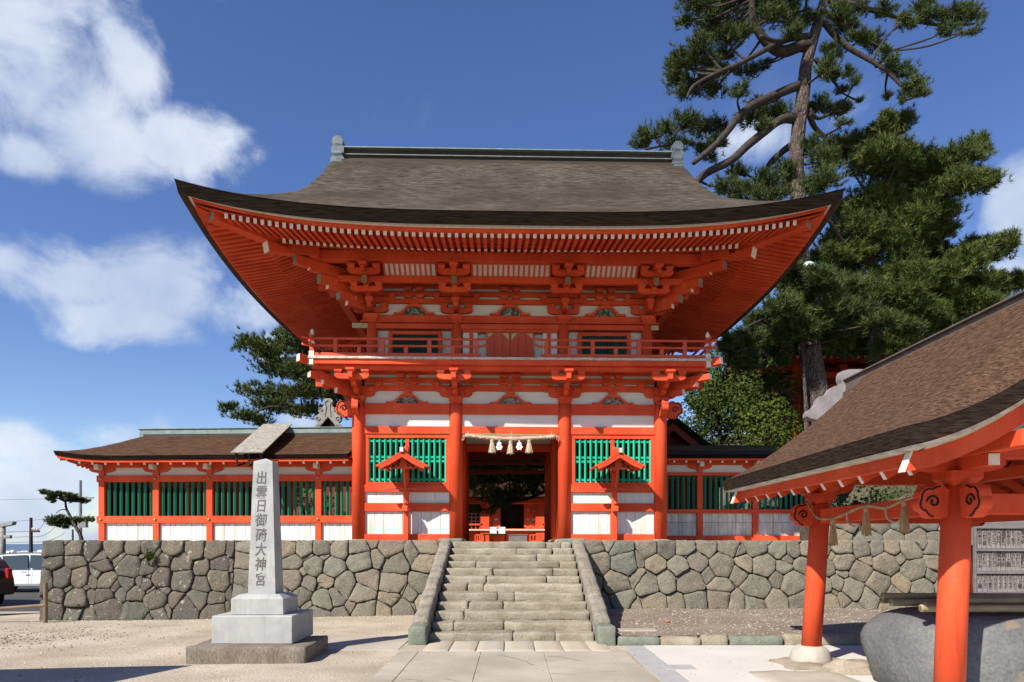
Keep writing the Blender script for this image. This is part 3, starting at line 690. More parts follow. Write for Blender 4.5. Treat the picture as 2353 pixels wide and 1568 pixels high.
def bracket_set(cx, cy, zb, offs, lv, dirs, tops, armL, tail=None, w=0.115, kmin=1):
    """bearing block on a column head; arms stepping out in each direction with cross arms and small blocks"""
    root = masu(MB(), cx, cy, zb, .34, .18).build('bracket_set', red, gate)
    # arms in the wall plane
    for (L, a, b) in ((.40, lv[0], lv[0] + .13), (.58, lv[1], lv[1] + .13)):
        arm(MB(), (cx, cy - .0), (1, 0, 0), L if abs(cx) < 3 or cx > 0 else .1, L if abs(cx) < 3 or cx < 0 else .1, a, b, w + .04).build('wall_arm', red, root)
        for sx in (-1, 0, 1):
            if (cx < -3 and sx < 0) or (cx > 3 and sx > 0): continue
            masu(MB(), cx + sx * (L - .09), cy - .03, b, .18, .10).build('bearing_block', red, root)
    for d in dirs:
        d = Vector(d); ln = d.length; dn = d.normalized()
        for k, o in enumerate(offs):
            z0 = lv[k]; L = o * ln + .10
            diag = ln > 1.1
            if diag:
                e = MB().beam((cx, cy, z0 + .07), (cx + dn.x * (L + .12), cy + dn.y * (L + .12), z0 + .07), w + .02, .14, 0, .006, capx=1).build('corner_arm', [red, wend], root)
            else:
                arm(MB(), (cx, cy), d, 0, L, z0, z0 + .14, w).build('bracket_arm', red, root)
            px, py = cx + d.x * o, cy + d.y * o
            if k < len(offs) - 1: masu(MB(), px, py, z0 + .14, .19, tops[k] - z0 - .14).build('bearing_block', red, root)
            else:
                if not diag:
                    masu(MB(), px, py, z0 + .14, .21, max(.08, tops[k] - z0 - .14)).build('bearing_block', red, root)
                    MB().beam((px, py, z0 + .055), (px + d.x * .24, py + d.y * .24, z0 + .055), w * .9, .12, 0, .004).build('arm_nose', red, root)
                    masu(MB(), px + d.x * .16, py + d.y * .16, z0 + .115, .20, .10).build('bearing_block', red, root)
            if k >= kmin and not diag:
                cd = Vector((-d.y, d.x, 0))
                arm(MB(), (px, py), cd, armL, armL, z0 + .0, z0 + .12, w).build('cross_arm', red, root)
                for s in (-1, 1):
                    masu(MB(), px + cd.x * s * (armL - .09), py + cd.y * s * (armL - .09), z0 + .12, .18, .10).build('bearing_block', red, root)
        if tail and not (ln > 1.1):
            o = offs[1]; z0 = tail
            MB().beam((cx + d.x * .2, cy + d.y * .2, z0 + .16), (cx + d.x * (o + .30), cy + d.y * (o + .30), z0), .12, .17, 0, .004, capx=1).build('tail_beam', [red, mat('ochre_end', (.22, .17, .06), (.10, .14, .10), nscale=20)], root)
        if tail and ln > 1.1:
            for k, z0, ex in ((0, 7.60, .75), (1, 7.84, 1.15), (2, 8.10, 1.62)):
                MB().beam((cx, cy, z0 + .06), (cx + dn.x * ex * 1.3, cy + dn.y * ex * 1.3, z0), .17, .20, 0, .004, capx=1).build('tail_beam', [red, copper], root)
    return root
for i, x in enumerate(UX):
    dirs = [(0, -1, 0)] + ([(-1, 0, 0), (-1, -1, 0)] if i == 0 else [(1, 0, 0), (1, -1, 0)] if i == 3 else [])
    bracket_set(x, UY0, 7.17, (.37, .74, 1.08), (7.40, 7.66, 7.96), dirs, (7.66, 7.92, 8.22), .38, tail=7.86)
for i, x in enumerate(CX):
    dirs = [(0, -1, 0)] + ([(-1, 0, 0), (-1, -1, 0)] if i == 0 else [(1, 0, 0), (1, -1, 0)] if i == 3 else [])
    bracket_set(x, 0, 5.08, (.30, .56, .80), (5.25, 5.38, 5.50), dirs, (5.38, 5.50, 5.73), .40, kmin=2)
# extra outer blocks beside each corner, as under the balcony corner
# eave purlin frame, and the ribbed cove below it
for (x0, x1, y0, y1) in ((-4.75, 4.75, UY0 - 1.20, UY0 - .98), (-4.75, 4.75, UY1 + .98, UY1 + 1.20)):
    B('eave_purlin', gate, red, x0, x1, y0, y1, 8.23, 8.46)
for sx in (-1, 1): B('eave_purlin', gate, red, sx * 4.53 - .11, sx * 4.53 + .11, UY0 - 1.35, UY1 + 1.35, 8.225, 8.455)
B('cove_beam', gate, red, -4.2, 4.2, UY0 - .80, UY0 - .68, 7.88, 8.03)
for (x0, x1) in ((-3.0, -1.78), (-.92, .92), (1.78, 3.0)):
    pn = MB().add([(x0, UY0 - .74, 8.03), (x1, UY0 - .74, 8.03), (x1, UY0 - 1.02, 8.25), (x0, UY0 - 1.02, 8.25), (x0, UY0 - .70, 8.03), (x1, UY0 - .70, 8.03), (x1, UY0 - .98, 8.27), (x0, UY0 - .98, 8.27)],
                  [(0, 1, 2, 3), (4, 7, 6, 5), (0, 4, 5, 1), (3, 2, 6, 7), (0, 3, 7, 4), (1, 5, 6, 2)]).build('cove_panel', plaster, gate)
    n = int((x1 - x0) / .118)
    for k in range(n + 1):
        xx = x0 + (x1 - x0) * k / n
        MB().beam((xx, UY0 - .755, 8.03), (xx, UY0 - 1.035, 8.25), .045, .04).build('cove_rib', red, pn)
# wall-plane bearing blocks and frog-leg struts between the columns
def frog_strut(cx, y, zb, h, w):
    half = [(0, h), (w * .10, h), (w * .17, h * .86), (w * .24, h * .55), (w * .32, h * .27), (w * .40, h * .16), (w * .44, h * .24), (w * .5, h * .14), (w * .5, 0), (w * .27, 0), (w * .235, h * .30), (w * .17, h * .58), (w * .10, h * .70), (0, h * .73)]
    M = Matrix(((1, 0, 0, cx), (0, 0, 1, y), (0, 1, 0, zb), (0, 0, 0, 1)))
    # left and right legs meet at the crown
    mb = MB()
    out = half[:9] ; inn = half[9:]
    outer = [(-x, z) for x, z in half[8:0:-1]] + half[:9] + half[9:13] + [(0, h * .73)] + [(-x, z) for x, z in half[12:8:-1]]
    mb.prism(outer, M, .10)
    o = mb.build('frog_leg_strut', red, gate)
    pan = [(x * .98, z * .99) for x, z in [(-w * .25, 0.004), (w * .25, 0.004)] + [(x, z) for x, z in half[10:13]] + [(0, h * .72)] + [(-x, z) for x, z in half[12:9:-1]]]
    M2 = M.copy(); M2[1][3] = y + .02
    MB().prism(pan, M2, .05).build('carved_panel', carve, o)
    return o
def wall_blocks(y, cols, levels, w):
    for i in range(3):
        m = (cols[i] + cols[i + 1]) / 2
        for (z0, z1_) in levels:
            for dx in (-.145, .145):
                masu(MB(), m + dx, y, z0, w, z1_ - z0).build('bearing_block', red, gate)
wall_blocks(UY0 - .04, UX, ((7.76, 7.84), (7.95, 8.04)), .20)
for i in range(3):
    frog_strut((UX[i] + UX[i + 1]) / 2, UY0 - .04, 7.35, .27, 1.02)
    masu(MB(), (UX[i] + UX[i + 1]) / 2, UY0 - .05, 7.60, .2, .06).build('bearing_block', red, gate)

# --- lower storey, front wall plane y=0
for x in CX:
    for y in (0.0, YC, 2 * YC):
        MB().lathe([(0.165, ZT - .02), (0.165, 4.9), (0.155, 5.08)], (x, y), 20).build('pillar', red, gate, True)
        MB().lathe([(0.26, ZT - .1), (0.25, ZT + .02), (0.21, ZT + .04)], (x, y), 16).build('pillar_base_stone', stair, gate, True)
HB = [(5.80, 5.90), (5.59, 5.72), (5.40, 5.55)]          # stacked wall beams under the balcony
for i in range(3):
    x0, x1 = CX[i] + .0, CX[i + 1] - .0
    for (z0, z1_) in HB: B('wall_beam', gate, red, x0 + .165, x1 - .165, -.055, .055, z0, z1_)
    B('head_beam', gate, red, x0 + .15, x1 - .15, -.09, .09, 4.829, 5.087)
    B('tie_beam', gate, red, x0 + .15, x1 - .15, -.075, .075, 4.34, 4.528)
    B('wall_panel', gate, plaster, x0 + .15, x1 - .15, -.015, .02, 4.528, 4.829, 0)
    B('wall_panel', gate, plaster, x0 + .15, x1 - .15, -.005, .03, 5.087, 5.80, 0)
    frog_strut((x0 + x1) / 2, -.03, 5.087, .24, 1.04)
    masu(MB(), (x0 + x1) / 2, -.03, 5.32, .2, .08).build('bearing_block', red, gate)
    masu(MB(), (x0 + x1) / 2, -.02, 5.01, .13, .08)
    for (z0, z1_) in ((5.55, 5.60), (5.72, 5.81)):
        for dx in (-.15, .15): masu(MB(), (x0 + x1) / 2 + dx, -.03, z0, .21, z1_ - z0).build('bearing_block', red, gate)
for i in (0, 2):
    x0, x1 = CX[i] + .15, CX[i + 1] - .15; m = (x0 + x1) / 2
    B('waist_beam', gate, red, x0, x1, -.08, .08, 2.917, 3.10)
    B('low_beam', gate, red, x0, x1, -.08, .08, 2.445, 2.649)
    B('ground_sill', gate, red, x0, x1, -.10, .10, ZT, 1.886)
    B('wall_panel', gate, white, x0, x1, -.01, .03, 2.649, 2.917, 0)
    nb = 9
    for k in range(nb):
        a, b = x0 + (x1 - x0) * k / nb, x0 + (x1 - x0) * (k + 1) / nb
        B('wall_board', gate, white, a + .003, b - .003, -.012 - .004 * (k % 2), .03, 1.886, 2.445, .003)
    B('mullion', gate, red, m - .06, m + .06, -.05, .05, 1.886, 2.445)
    # latticed window
    wf = B('window', gate, red, x0, m - .0, -.05, .05, 4.24, 4.34)
    B('frame', wf, red, m, x1, -.05, .05, 4.2401, 4.3399)
    B('frame', wf, red, x0, x0 + .10, -.05, .05, 3.10, 4.24); B('frame', wf, red, x1 - .10, x1, -.05, .05, 3.10, 4.24)
    B('frame', wf, red, x0 + .1, x1 - .1, -.05, .05, 3.10, 3.165)
    B('mullion', wf, red, m - .05, m + .05, -.03, .03, 3.165, 4.24)
    for zz in (3.20, 3.655, 3.755, 4.15): B('lattice_rail', wf, green, x0 + .1, x1 - .1, -.005, .03, zz, zz + .055, 0)
    for k in range(15):
        xx = x0 + .10 + (x1 - x0 - .2) * (k + .0) / 14
        if abs(xx - m) < .04: continue
        MB().beam((xx, -.012, 3.165), (xx, -.012, 4.20 + .02), .048, .048, roll=R(45)).build('lattice_bar', green, wf)
    # dim room behind the lattice
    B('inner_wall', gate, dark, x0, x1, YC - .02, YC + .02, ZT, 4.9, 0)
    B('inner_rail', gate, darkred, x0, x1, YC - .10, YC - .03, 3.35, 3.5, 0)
# side walls, doorway and rear lintels
for sx in (-1, 1):
    for (y0, y1) in ((.16, YC - .16), (YC + .16, 2 * YC - .16)):
        B('side_wall', gate, white, sx * 3.72 - .03, sx * 3.72 + .03, y0, y1, ZT, 4.83, 0)
        for (z0, z1_) in ((4.829, 5.087), (4.34, 4.528), (2.917, 3.10), (2.445, 2.649), (ZT, 1.886)): B('side_beam', gate, red, sx * 3.72 - .075, sx * 3.72 + .075, y0, y1, z0, z1_)
        B('passage_wall', gate, red, sx * 1.34 - .04, sx * 1.34 + .04, y0, y1, ZT, 4.9, 0)
    B('side_wall', gate, plaster, sx * 3.72 - .03, sx * 3.72 + .03, .16, 4.2, 5.09, 5.9, 0)
B('door_lintel', gate, red, -1.18, 1.18, YC - .09, YC + .09, 4.22, 4.40)
B('lintel_panel', gate, plaster, -1.18, 1.18, YC - .02, YC + .02, 4.40, 4.95, 0)
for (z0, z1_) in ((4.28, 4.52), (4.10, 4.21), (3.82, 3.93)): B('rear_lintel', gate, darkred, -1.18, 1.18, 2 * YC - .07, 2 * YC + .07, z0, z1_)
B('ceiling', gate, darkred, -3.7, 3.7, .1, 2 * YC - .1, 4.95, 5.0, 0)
B('passage_floor', gate, conc, -1.2, 1.2, -.2, 4.6, ZT - .10, ZT - .035, 0)
for i in (0, 2):
    x0, x1 = CX[i] + .15, CX[i + 1] - .15
    B('rear_wall', gate, white, x0, x1, 2 * YC - .03, 2 * YC + .03, ZT, 4.83, 0)
B('pink_strip', gate, mat('faded_pink_board', (.60, .27, .25), (.52, .20, .18)), -1.18, 1.18, -.06, .04, 4.285, 4.338, 0)
# cloud-shaped beam noses at the corner columns, with an inked scroll
def scroll(cx, cz, r, turns, hand, n=26):
    return [(cx + hand * (r * (1 - .78 * k / n)) * math.cos(turns * 2 * math.pi * k / n), cz + (r * (1 - .78 * k / n)) * math.sin(turns * 2 * math.pi * k / n)) for k in range(n + 1)]
def _lobes(cs, n=60):
    out = []
    for k in range(n):
        a = -math.pi * .62 + 2 * math.pi * .62 * k / (n - 1); best = None
        dx, dz = math.cos(a), math.sin(a)
        t = 0
        for (cx, cz, r) in cs:
            b = (cx - .12) * dx + cz * dz; q = (cx - .12) ** 2 + cz ** 2 - r * r; D_ = b * b - q
            if D_ > 0: t = max(t, b + math.sqrt(D_))
        out.append((.12 + t * dx, t * dz))
    return out
CLOUD = [(0, -.17)] + [p for p in _lobes([(.12, 0, .15), (.14, .11, .105), (.27, .07, .115), (.31, -.03, .10), (.22, -.11, .10), (.10, -.13, .08)]) if p[0] > .02] + [(0, .15)]
def nose(parent, base, d, sc=1.0, t=.15, m=None):
    d = Vector(d).normalized(); nrm = Vector((d.y, -d.x, 0))
    M = Matrix(((d.x * sc, 0, nrm.x, base[0]), (d.y * sc, 0, nrm.y, base[1]), (0, sc, 0, base[2]), (0, 0, 0, 1)))
    o = MB().prism(CLOUD, M, t).build('beam_nose', m or red, parent)
    for side in (-1, 1):
        mb = MB()
        P = [(p[0] * .88 + .02, p[1] * .88) for p in CLOUD[14:-6:2]]
        Q = scroll(.215, .0, .085, 1.15, 1)
        mb.tube([M @ Vector((a, b, side * (t / 2 + .001))) for a, b in P], .013 * sc, 5)
        mb.tube([M @ Vector((a, b, side * (t / 2 + .001))) for a, b in Q], [.015 * sc] * (len(Q) - 3) + [.022 * sc] * 3, 6)
        mb.build('nose_scroll', black, o)
    return o
for sx in (-1, 1):
    nose(gate, (sx * 3.86, 0, 4.965), (sx, 0, 0)); nose(gate, (sx * 3.72, -.14, 4.965), (0, -1, 0), .95)

# --- balcony
BX, BY = 4.74, 1.02
bf = B('balcony', gate, weath, -BX + .25, BX - .25, -BY + .25, 2 * YC + BY - .25, ZB - .05, ZB - .012, 0)
k = 0; x = -BX - .02
while x < BX:
    w = rnd.uniform(.22, .40); B('floor_board', bf, weath, x + .002, min(BX + .02, x + w) - .002, -BY, -BY + .45, ZB - .052 - rnd.uniform(0, .006), ZB + rnd.uniform(-.004, .004), .006); x += w
for sx in (-1, 1): B('floor_board', bf, weath, sx * BX - (.0 if sx < 0 else .24), sx * BX + (.24 if sx < 0 else 0), -BY + .46, 2 * YC + BY, ZB - .052, ZB, .006)
B('balcony_fascia', bf, red, -BX + .08, BX - .08, -BY + .04, -BY + .20, ZB - .17, ZB - .053)
B('balcony_beam', bf, red, -BX + .10, BX - .10, -BY + .16, -BY + .34, ZB - .26, ZB - .172)
for sx in (-1, 1):
    B('balcony_fascia', bf, red, sx * (BX - .16) - .08, sx * (BX - .16) + .08, -BY + .21, 2 * YC + BY - .1, ZB - .17, ZB - .053)
    MB().beam((sx * (BX - .3), -BY + .35, ZB - .10), (sx * (BX + .14), -BY - .10, ZB - .07), .14, .17, 0, .004, capx=1).build('corner_beam', [red, wend], bf)
    B('corner_block', bf, wend, sx * (BX - .11) - .065, sx * (BX - .11) + .065, -BY + .02, -BY + .15, ZB - .19, ZB - .054)
RY = -BY + .12
def rail_run(x0, x1, corner, gapend):
    """bottom, middle and top rails with posts from a corner to the flared gap end"""
    sg = 1 if gapend > corner else -1
    rl = B('railing', bf, redfade, min(corner, gapend), max(corner, gapend), RY - .045, RY + .045, ZB + .006, ZB + .10)
    for (zz, ex, r, fl) in ((ZB + .27, .10, .030, .05), (ZB + .435, .16, .030, .055)):
        P = [(corner - sg * .24, RY, zz + .04), (corner - sg * .12, RY, zz + .008), (corner, RY, zz), (gapend - sg * .1, RY, zz), (gapend + sg * ex * .55, RY, zz + fl * .3), (gapend + sg * (ex + .05), RY, zz + fl)]
        MB().tube(P, r, 8).build('handrail', redfade, rl, True)
    n = 7; L = abs(gapend - corner)
    for k in range(n + 1):
        xx = corner + sg * (L - .12) * k / n
        if k == 0: continue
        tall = (k % 2 == 1 and False) or (k % 2 == (n % 2))
        B('rail_post', rl, redfade, xx - .045, xx + .045, RY - .04, RY + .04, ZB + .10, ZB + (.435 if tall else .25))
    return rl
for sx in (-1, 1):
    rail_run(0, 0, sx * (BX - .12), sx * .70)
    xx = sx * (BX - .12)
    p = B('corner_post', bf, redfade, xx - .05, xx + .05, RY - .05, RY + .05, ZB, ZB + .50)
    B('white_cap', p, wend, xx - .062, xx + .062, RY - .062, RY + .062, ZB + .005, ZB + .13)
    B('white_cap', p, wend, xx - .058, xx + .058, RY - .058, RY + .058, ZB + .30, ZB + .36)
    MB().lathe([(.02, ZB + .50), (.045, ZB + .54), (.05, ZB + .58), (.035, ZB + .62), (.008, ZB + .66)], (xx, RY), 10).build('finial', wend, p, True)
    rl = B('railing', bf, redfade, xx - .045, xx + .045, RY + .06, 2 * YC + BY, ZB + .006, ZB + .10)
    for zz in (.27, .435): MB().tube([(xx, RY - .24, ZB + zz + .045), (xx, RY - .1, ZB + zz), (xx, 2 * YC + BY, ZB + zz)], .03, 8).build('handrail', redfade, rl, True)
    for k in range(1, 8): B('rail_post', rl, redfade, xx - .04, xx + .04, RY + k * .8 - .045, RY + k * .8 + .045, ZB + .10, ZB + (.25 if k % 2 else .435))
# lower core between floor and balcony
B('core_wall', gate, plaster, -3.6, 3.6, .12, 4.24, 5.1, ZB - .06, 0)
# ================================================================== dry-stone walls
def clip(poly, nx, ny, c):
    """keep nx*x+ny*y<=c"""
    out = []
    for i in range(len(poly)):
        a, b = poly[i], poly[(i + 1) % len(poly)]
        da, db = nx * a[0] + ny * a[1] - c, nx * b[0] + ny * b[1] - c
        if da <= 0: out.append(a)
        if (da < 0 < db) or (db < 0 < da):
            t = da / (da - db); out.append((a[0] + (b[0] - a[0]) * t, a[1] + (b[1] - a[1]) * t))
    return out
def stone_face(mb, u0, u1, w0, w1, place, rng, rowh=.37, mean=.52, bulge=.045, small=.42, toprow=True, gapw=.007):
    seeds = []; nrow = max(2, round((w1 - w0) / rowh)); rh = (w1 - w0) / nrow
    for r in range(nrow):
        u = u0 + rng.uniform(-.1, .2)
        while u < u1 + .2:
            wd = mean * rng.choice((.55, .75, .9, 1.0, 1.2, 1.6)) * rng.uniform(.85, 1.15)
            if toprow and r == nrow - 1: seeds.append((u + wd / 2, w0 + rh * (r + .55), .0))
            else: seeds.append((u + wd / 2, w0 + rh * (r + .5) + rng.uniform(-.30, .30) * rh, rng.uniform(-.03, .03)))
            u += wd
            if rng.random() < small: seeds.append((u + rng.uniform(-.05, .05), w0 + rh * (r + (1 if rng.random() < .7 else .1)) + rng.uniform(-.06, .06), -.035))
    for i, (su, sw, wt) in enumerate(seeds):
        poly = [(u0, w0), (u1, w0), (u1, w1), (u0, w1)]
        for j, (tu, tw, wj) in enumerate(seeds):
            if j == i or abs(tu - su) > 1.8: continue
            nx, ny = tu - su, tw - sw
            c = (tu * tu + tw * tw - su * su - sw * sw + wt - wj) / 2
            poly = clip(poly, nx, ny, c)
            if len(poly) < 3: break
        if len(poly) < 3: continue
        A = sum(poly[k][0] * poly[(k + 1) % len(poly)][1] - poly[(k + 1) % len(poly)][0] * poly[k][1] for k in range(len(poly))) / 2
        if A < .004: continue
        cu = sum(p[0] for p in poly) / len(poly); cw = sum(p[1] for p in poly) / len(poly)
        q = []
        for k in range(len(poly)):
            a, b = poly[k], poly[(k + 1) % len(poly)]
            d = math.hypot(b[0] - a[0], b[1] - a[1]); n = max(1, int(d / .09)); kx = rng.uniform(-.02, .02)
            for t in range(n): q.append((a[0] + (b[0] - a[0]) * t / n + rng.uniform(-.008, .008), a[1] + (b[1] - a[1]) * t / n + rng.uniform(-.008, .008)))
        poly = smoothpoly(q, 1)
        rm = math.sqrt(A / math.pi); n = len(poly); sd = rng.uniform(0, 99); b0 = bulge * min(1.1, rm / .22) * rng.uniform(.6, 1.2)
        tilt = (rng.uniform(-.16, .16), rng.uniform(-.18, .10))
        rings = [(gapw * .3, -.10), (gapw, -.01), (gapw + .007, b0 * .66), (gapw + .022, b0 * .95), (gapw + rm * .42, b0)]
        vs = []; fs = []
        for (ins, h) in rings:
            f = max(.15, 1 - ins / rm)
            for (pu, pw) in poly:
                uu, ww = cu + (pu - cu) * f, cw + (pw - cw) * f
                nzv = noise.noise(Vector((uu * 5, ww * 5, sd))) * .028 + noise.noise(Vector((uu * 14, ww * 14, sd))) * .014
                hh = h + (nzv if h > 0 else 0) + (tilt[0] * (uu - cu) + tilt[1] * (ww - cw)) * (1 if h > 0 else 0)
                wob = .016 * noise.noise(Vector((uu * 9, ww * 9, sd + 5)))
                vs.append(place(uu + wob, ww + wob, hh))
        for r in range(len(rings) - 1):
            for k in range(n): fs.append((r * n + k, r * n + (k + 1) % n, (r + 1) * n + (k + 1) % n, (r + 1) * n + k))
        vs.append(place(cu, cw, b0 * 1.02)); c = len(vs) - 1; r = len(rings) - 1
        for k in range(n): fs.append((r * n + k, r * n + (k + 1) % n, c))
        mb.add(vs, fs)
    return mb
def stone_wall(name, label, x0, x1, y, z0, z1_, seed, stonem, left_return=None, right_return=None, rowh=.37, mean=.54, batter=.10, back=.9, split=None):
    root = thing(name, label, 'stone wall')
    rng = random.Random(seed)
    pl = lambda u, w, h: Vector((u, y - h - (z1_ - w) * batter, w))
    if split:
        stone_face(MB(), x0, split, z0, z1_, pl, rng, rowh, mean * .9, .05).build('weathered_stone_courses', stonel, root, True)
        stone_face(MB(), split, x1, z0, z1_, pl, rng, rowh, mean).build('stone_courses', stonem, root, True)
    else: stone_face(MB(), x0, x1, z0, z1_, pl, rng, rowh, mean).build('stone_courses', stonem, root, True)
    hgt = z1_ - z0; by = y - hgt * batter
    e = .045
    MB().add([(x0 + e, by + e, z0), (x1 - e, by + e, z0), (x1 - e, y + e, z1_ - .05), (x0 + e, y + e, z1_ - .05), (x0 + e, y + back, z0), (x1 - e, y + back, z0), (x1 - e, y + back, z1_ - .05), (x0 + e, y + back, z1_ - .05)],
             [(0, 1, 2, 3), (4, 7, 6, 5), (3, 2, 6, 7), (0, 3, 7, 4), (1, 5, 6, 2)]).build('wall_core', gap, root)
    if left_return:
        pl2 = lambda u, w, h: Vector((x0 - h - (z1_ - w) * 0.02 + .03, y + left_return - u - (z1_ - w) * batter * 0, w))
        stone_face(MB(), 0, left_return + .0, z0, z1_, pl2, rng, rowh, mean).build('side_stone_courses', stonel, root, True)
    if right_return:
        pl2 = lambda u, w, h: Vector((x1 + h, y + u, w))
        stone_face(MB(), 0, right_return, z0, z1_, pl2, rng, rowh, mean).build('side_stone_courses', stonem, root, True)
    # rough capstones seen from a step higher
    mb = MB(); u = x0
    while u < x1 - .05:
        w = min(x1 - u, rng.uniform(.35, .75)); rough_block(mb, u + .012, u + w - .012, y + .045, y + .62, z1_ - .16, z1_ - .012 + rng.uniform(-.012, .012), .2, .02, .035, seed + u); u += w
    mb.build('cap_stones', stonem, root, True)
    return root
stone_wall('stone_wall', 'long dry-stone wall with lichen-spotted blocks running left from the stone stairs', -10.97, -1.52, 16.0, -0.16, 1.735, 11, stone, left_return=6.0, split=-6.5)
stone_wall('stone_wall', 'dry-stone wall right of the stairs, behind the brown gravel bed', 1.52, 10.1, 16.0, 0.10, 1.735, 23, stone, right_return=3.0)
stone_wall('stone_wall', 'upper retaining wall of broken tan stones above the right-hand wall', 7.75, 12.5, 17.6, 1.6, 2.42, 31, stone, rowh=.36, mean=.62, right_return=4)

# ================================================================== the stairs
st = thing('stone_staircase', 'worn stone staircase of twelve steps rising to the gate', 'staircase')
Y0, Y1, NS = 11.5, 16.0, 12
rise = 1.69 / NS; go = (Y1 - Y0) / (NS - 1)
for k in range(NS):
    mb = MB(); x = -1.37 + rnd.uniform(0, .02); yy = Y0 + go * k + rnd.uniform(-.02, .02); zt = rise * (k + 1)
    cuts = sorted([-1.40] + [rnd.uniform(-1.2, 1.2) for _ in range(rnd.choice((2, 2, 3, 3, 4)))] + [1.40])
    cuts = [c for i, c in enumerate(cuts) if i == 0 or c - cuts[i - 1] > .28 or c == 1.40]
    for i in range(len(cuts) - 1):
        rough_block(mb, cuts[i] + .005, cuts[i + 1] - .005, yy + rnd.uniform(-.015, .015), yy + go + (.12 if k < NS - 1 else 1.0), zt - rise - .03, zt + rnd.uniform(-.011, .007), .08, .024, .018, k * 3.7 + i)
    mb.build('step', [stair, cheekg][0], st, True)
for sx in (-1, 1):
    # sloping cheek blocks and their square foot stones
    mb = MB(); segs = [0, .24, .52, .78, 1.0]
    p0 = Vector((sx * 1.545, Y0 - .02, 0.36)); p1 = Vector((sx * 1.545, Y1 + .18, 1.80))
    d = (p1 - p0); L = d.length; d.normalize(); sd = Vector((1, 0, 0)); upv = sd.cross(d)
    M = Matrix((sd, d, upv)).transposed().to_4x4(); M.translation = p0
    for i in range(4): rough_block(mb, -.132, .132, L * segs[i] + .006, L * segs[i + 1] - .006, -.60, 0.0 + rnd.uniform(-.012, .012), .13, .022, .035, 50 + i + sx * 7, M=M)
    ck = mb.build('cheek_wall', cheek, st, True)
    rough_block(MB(), sx * 1.545 - .145, sx * 1.545 + .145, Y0 - .42, Y0 + .05, -.05, .30, .12, .012, .02, 70 + sx).build('foot_stone', cheekg, ck, True)
mb = MB()
for i, (a, b) in enumerate(((-3.0, -2.1), (-2.08, -1.3), (1.25, 1.9), (1.3, 2.6))):
    pass
mb = MB(); rough_block(mb, -1.75, -1.15, 16.02, 16.75, 1.56, 1.775, .12, .02, .04, 91); mb.build('landing_stone', cheekg, st, True)
mb = MB(); rough_block(mb, 1.1, 1.75, 16.05, 16.75, 1.56, 1.775, .12, .02, .04, 92); mb.build('landing_stone', cheekg, st, True)

# ================================================================== the inscribed monument
mon = thing('stone_monument', 'tall pale granite shrine pillar with carved characters on a stepped plinth', 'monument', (-3.1, 9.9, 0))
mx, my = 3.1, -9.9
rough_block(MB(), -4.51 + mx, -2.85 + mx, 9.41 + my, 10.62 + my, -.08, .225, .09, .014, .018, 5).build('base_slab', slabm, mon, True)
MB().box(-4.27 + mx, -3.12 + mx, 9.70 + my, 10.72 + my - .0, .222, .625, 0, .012).build('lower_plinth', granite, mon)
q = MB().box(-4.05 + mx, -3.29 + mx, 9.83 + my, 10.50 + my, .622, .865, 0, .012).build('upper_plinth', granite, mon)
mb = MB(); a0, a1, b0, b1 = -4.05 + mx, -3.29 + mx, 9.83 + my, 10.50 + my
mb.add([(a0 + .012, b0 + .012, .862), (a1 - .012, b0 + .012, .862), (a1 - .012, b1 - .012, .862), (a0 + .012, b1 - .012, .862), (a0 + .09, b0 + .09, .915), (a1 - .09, b0 + .09, .915), (a1 - .09, b1 - .09, .915), (a0 + .09, b1 - .09, .915)],
       [(0, 1, 5, 4), (1, 2, 6, 5), (2, 3, 7, 6), (3, 0, 4, 7), (4, 5, 6, 7)]).build('plinth_top', granite, q)
cx, cy = -3.665 + mx, 10.17 + my
def ring(hw, hd, z): return [(cx - hw, cy - hd, z), (cx + hw, cy - hd, z), (cx + hw, cy + hd, z), (cx - hw, cy + hd, z)]
zt_, zb_ = 2.83, .912
def hw_at(z): return .212 + (.150 - .212) * (z - zb_) / (zt_ - zb_)
rr = []
for z in lin(zb_, zt_, 5): rr += ring(hw_at(z) - .01, hw_at(z) * .84, z)
rr += ring(.135, .12, zt_ + .035); rr += ring(.012, .012, zt_ + .085)
nr = len(rr) // 4
MBo = MB().add(rr, [(4 * r + k, 4 * r + (k + 1) % 4, 4 * r + 4 + (k + 1) % 4, 4 * r + 4 + k) for r in range(nr - 1) for k in range(4)] + [(4 * nr - 4, 4 * nr - 3, 4 * nr - 2, 4 * nr - 1)])
pil = MBo.build('pillar', granite, mon)
def glyph(body, size, M, depth, m, name, parent, shear=0.0, offset=0.0):
    c = bpy.data.curves.new('glyph', 'FONT'); c.body = body; c.size = size; c.extrude = depth; c.align_x = 'CENTER'; c.align_y = 'CENTER'; c.shear = shear; c.offset = offset
    o = bpy.data.objects.new('glyph', c); C.objects.link(o); bpy.context.view_layer.update()
    me = bpy.data.meshes.new_from_object(o.evaluated_get(bpy.context.evaluated_depsgraph_get()))
    bpy.data.objects.remove(o); bpy.data.curves.remove(c)
    me.transform(M); me.materials.clear(); me.materials.append(m); me.name = name
    r = bpy.data.objects.new(name, me); C.objects.link(r)
    if parent: r.parent = parent
    return r
zs = [2.605, 2.395, 2.195, 1.985, 1.765, 1.555, 1.335, 1.115]
for ch, z in zip('出雲日御碕大神宮', zs):
    tl = math.atan2((.212 - .150) * .84, zt_ - zb_)
    yf = cy - hw_at(z) * .84 - .0015
    M = Matrix.Translation((cx - .022, yf - .0, z)) @ Matrix.Rotation(R(90) - tl, 4, 'X') @ Matrix.Diagonal((.92, 1.12, 1, 1))
    glyph(ch, .183, M, .0018, carved, 'carved_character', pil, .10, .0026)
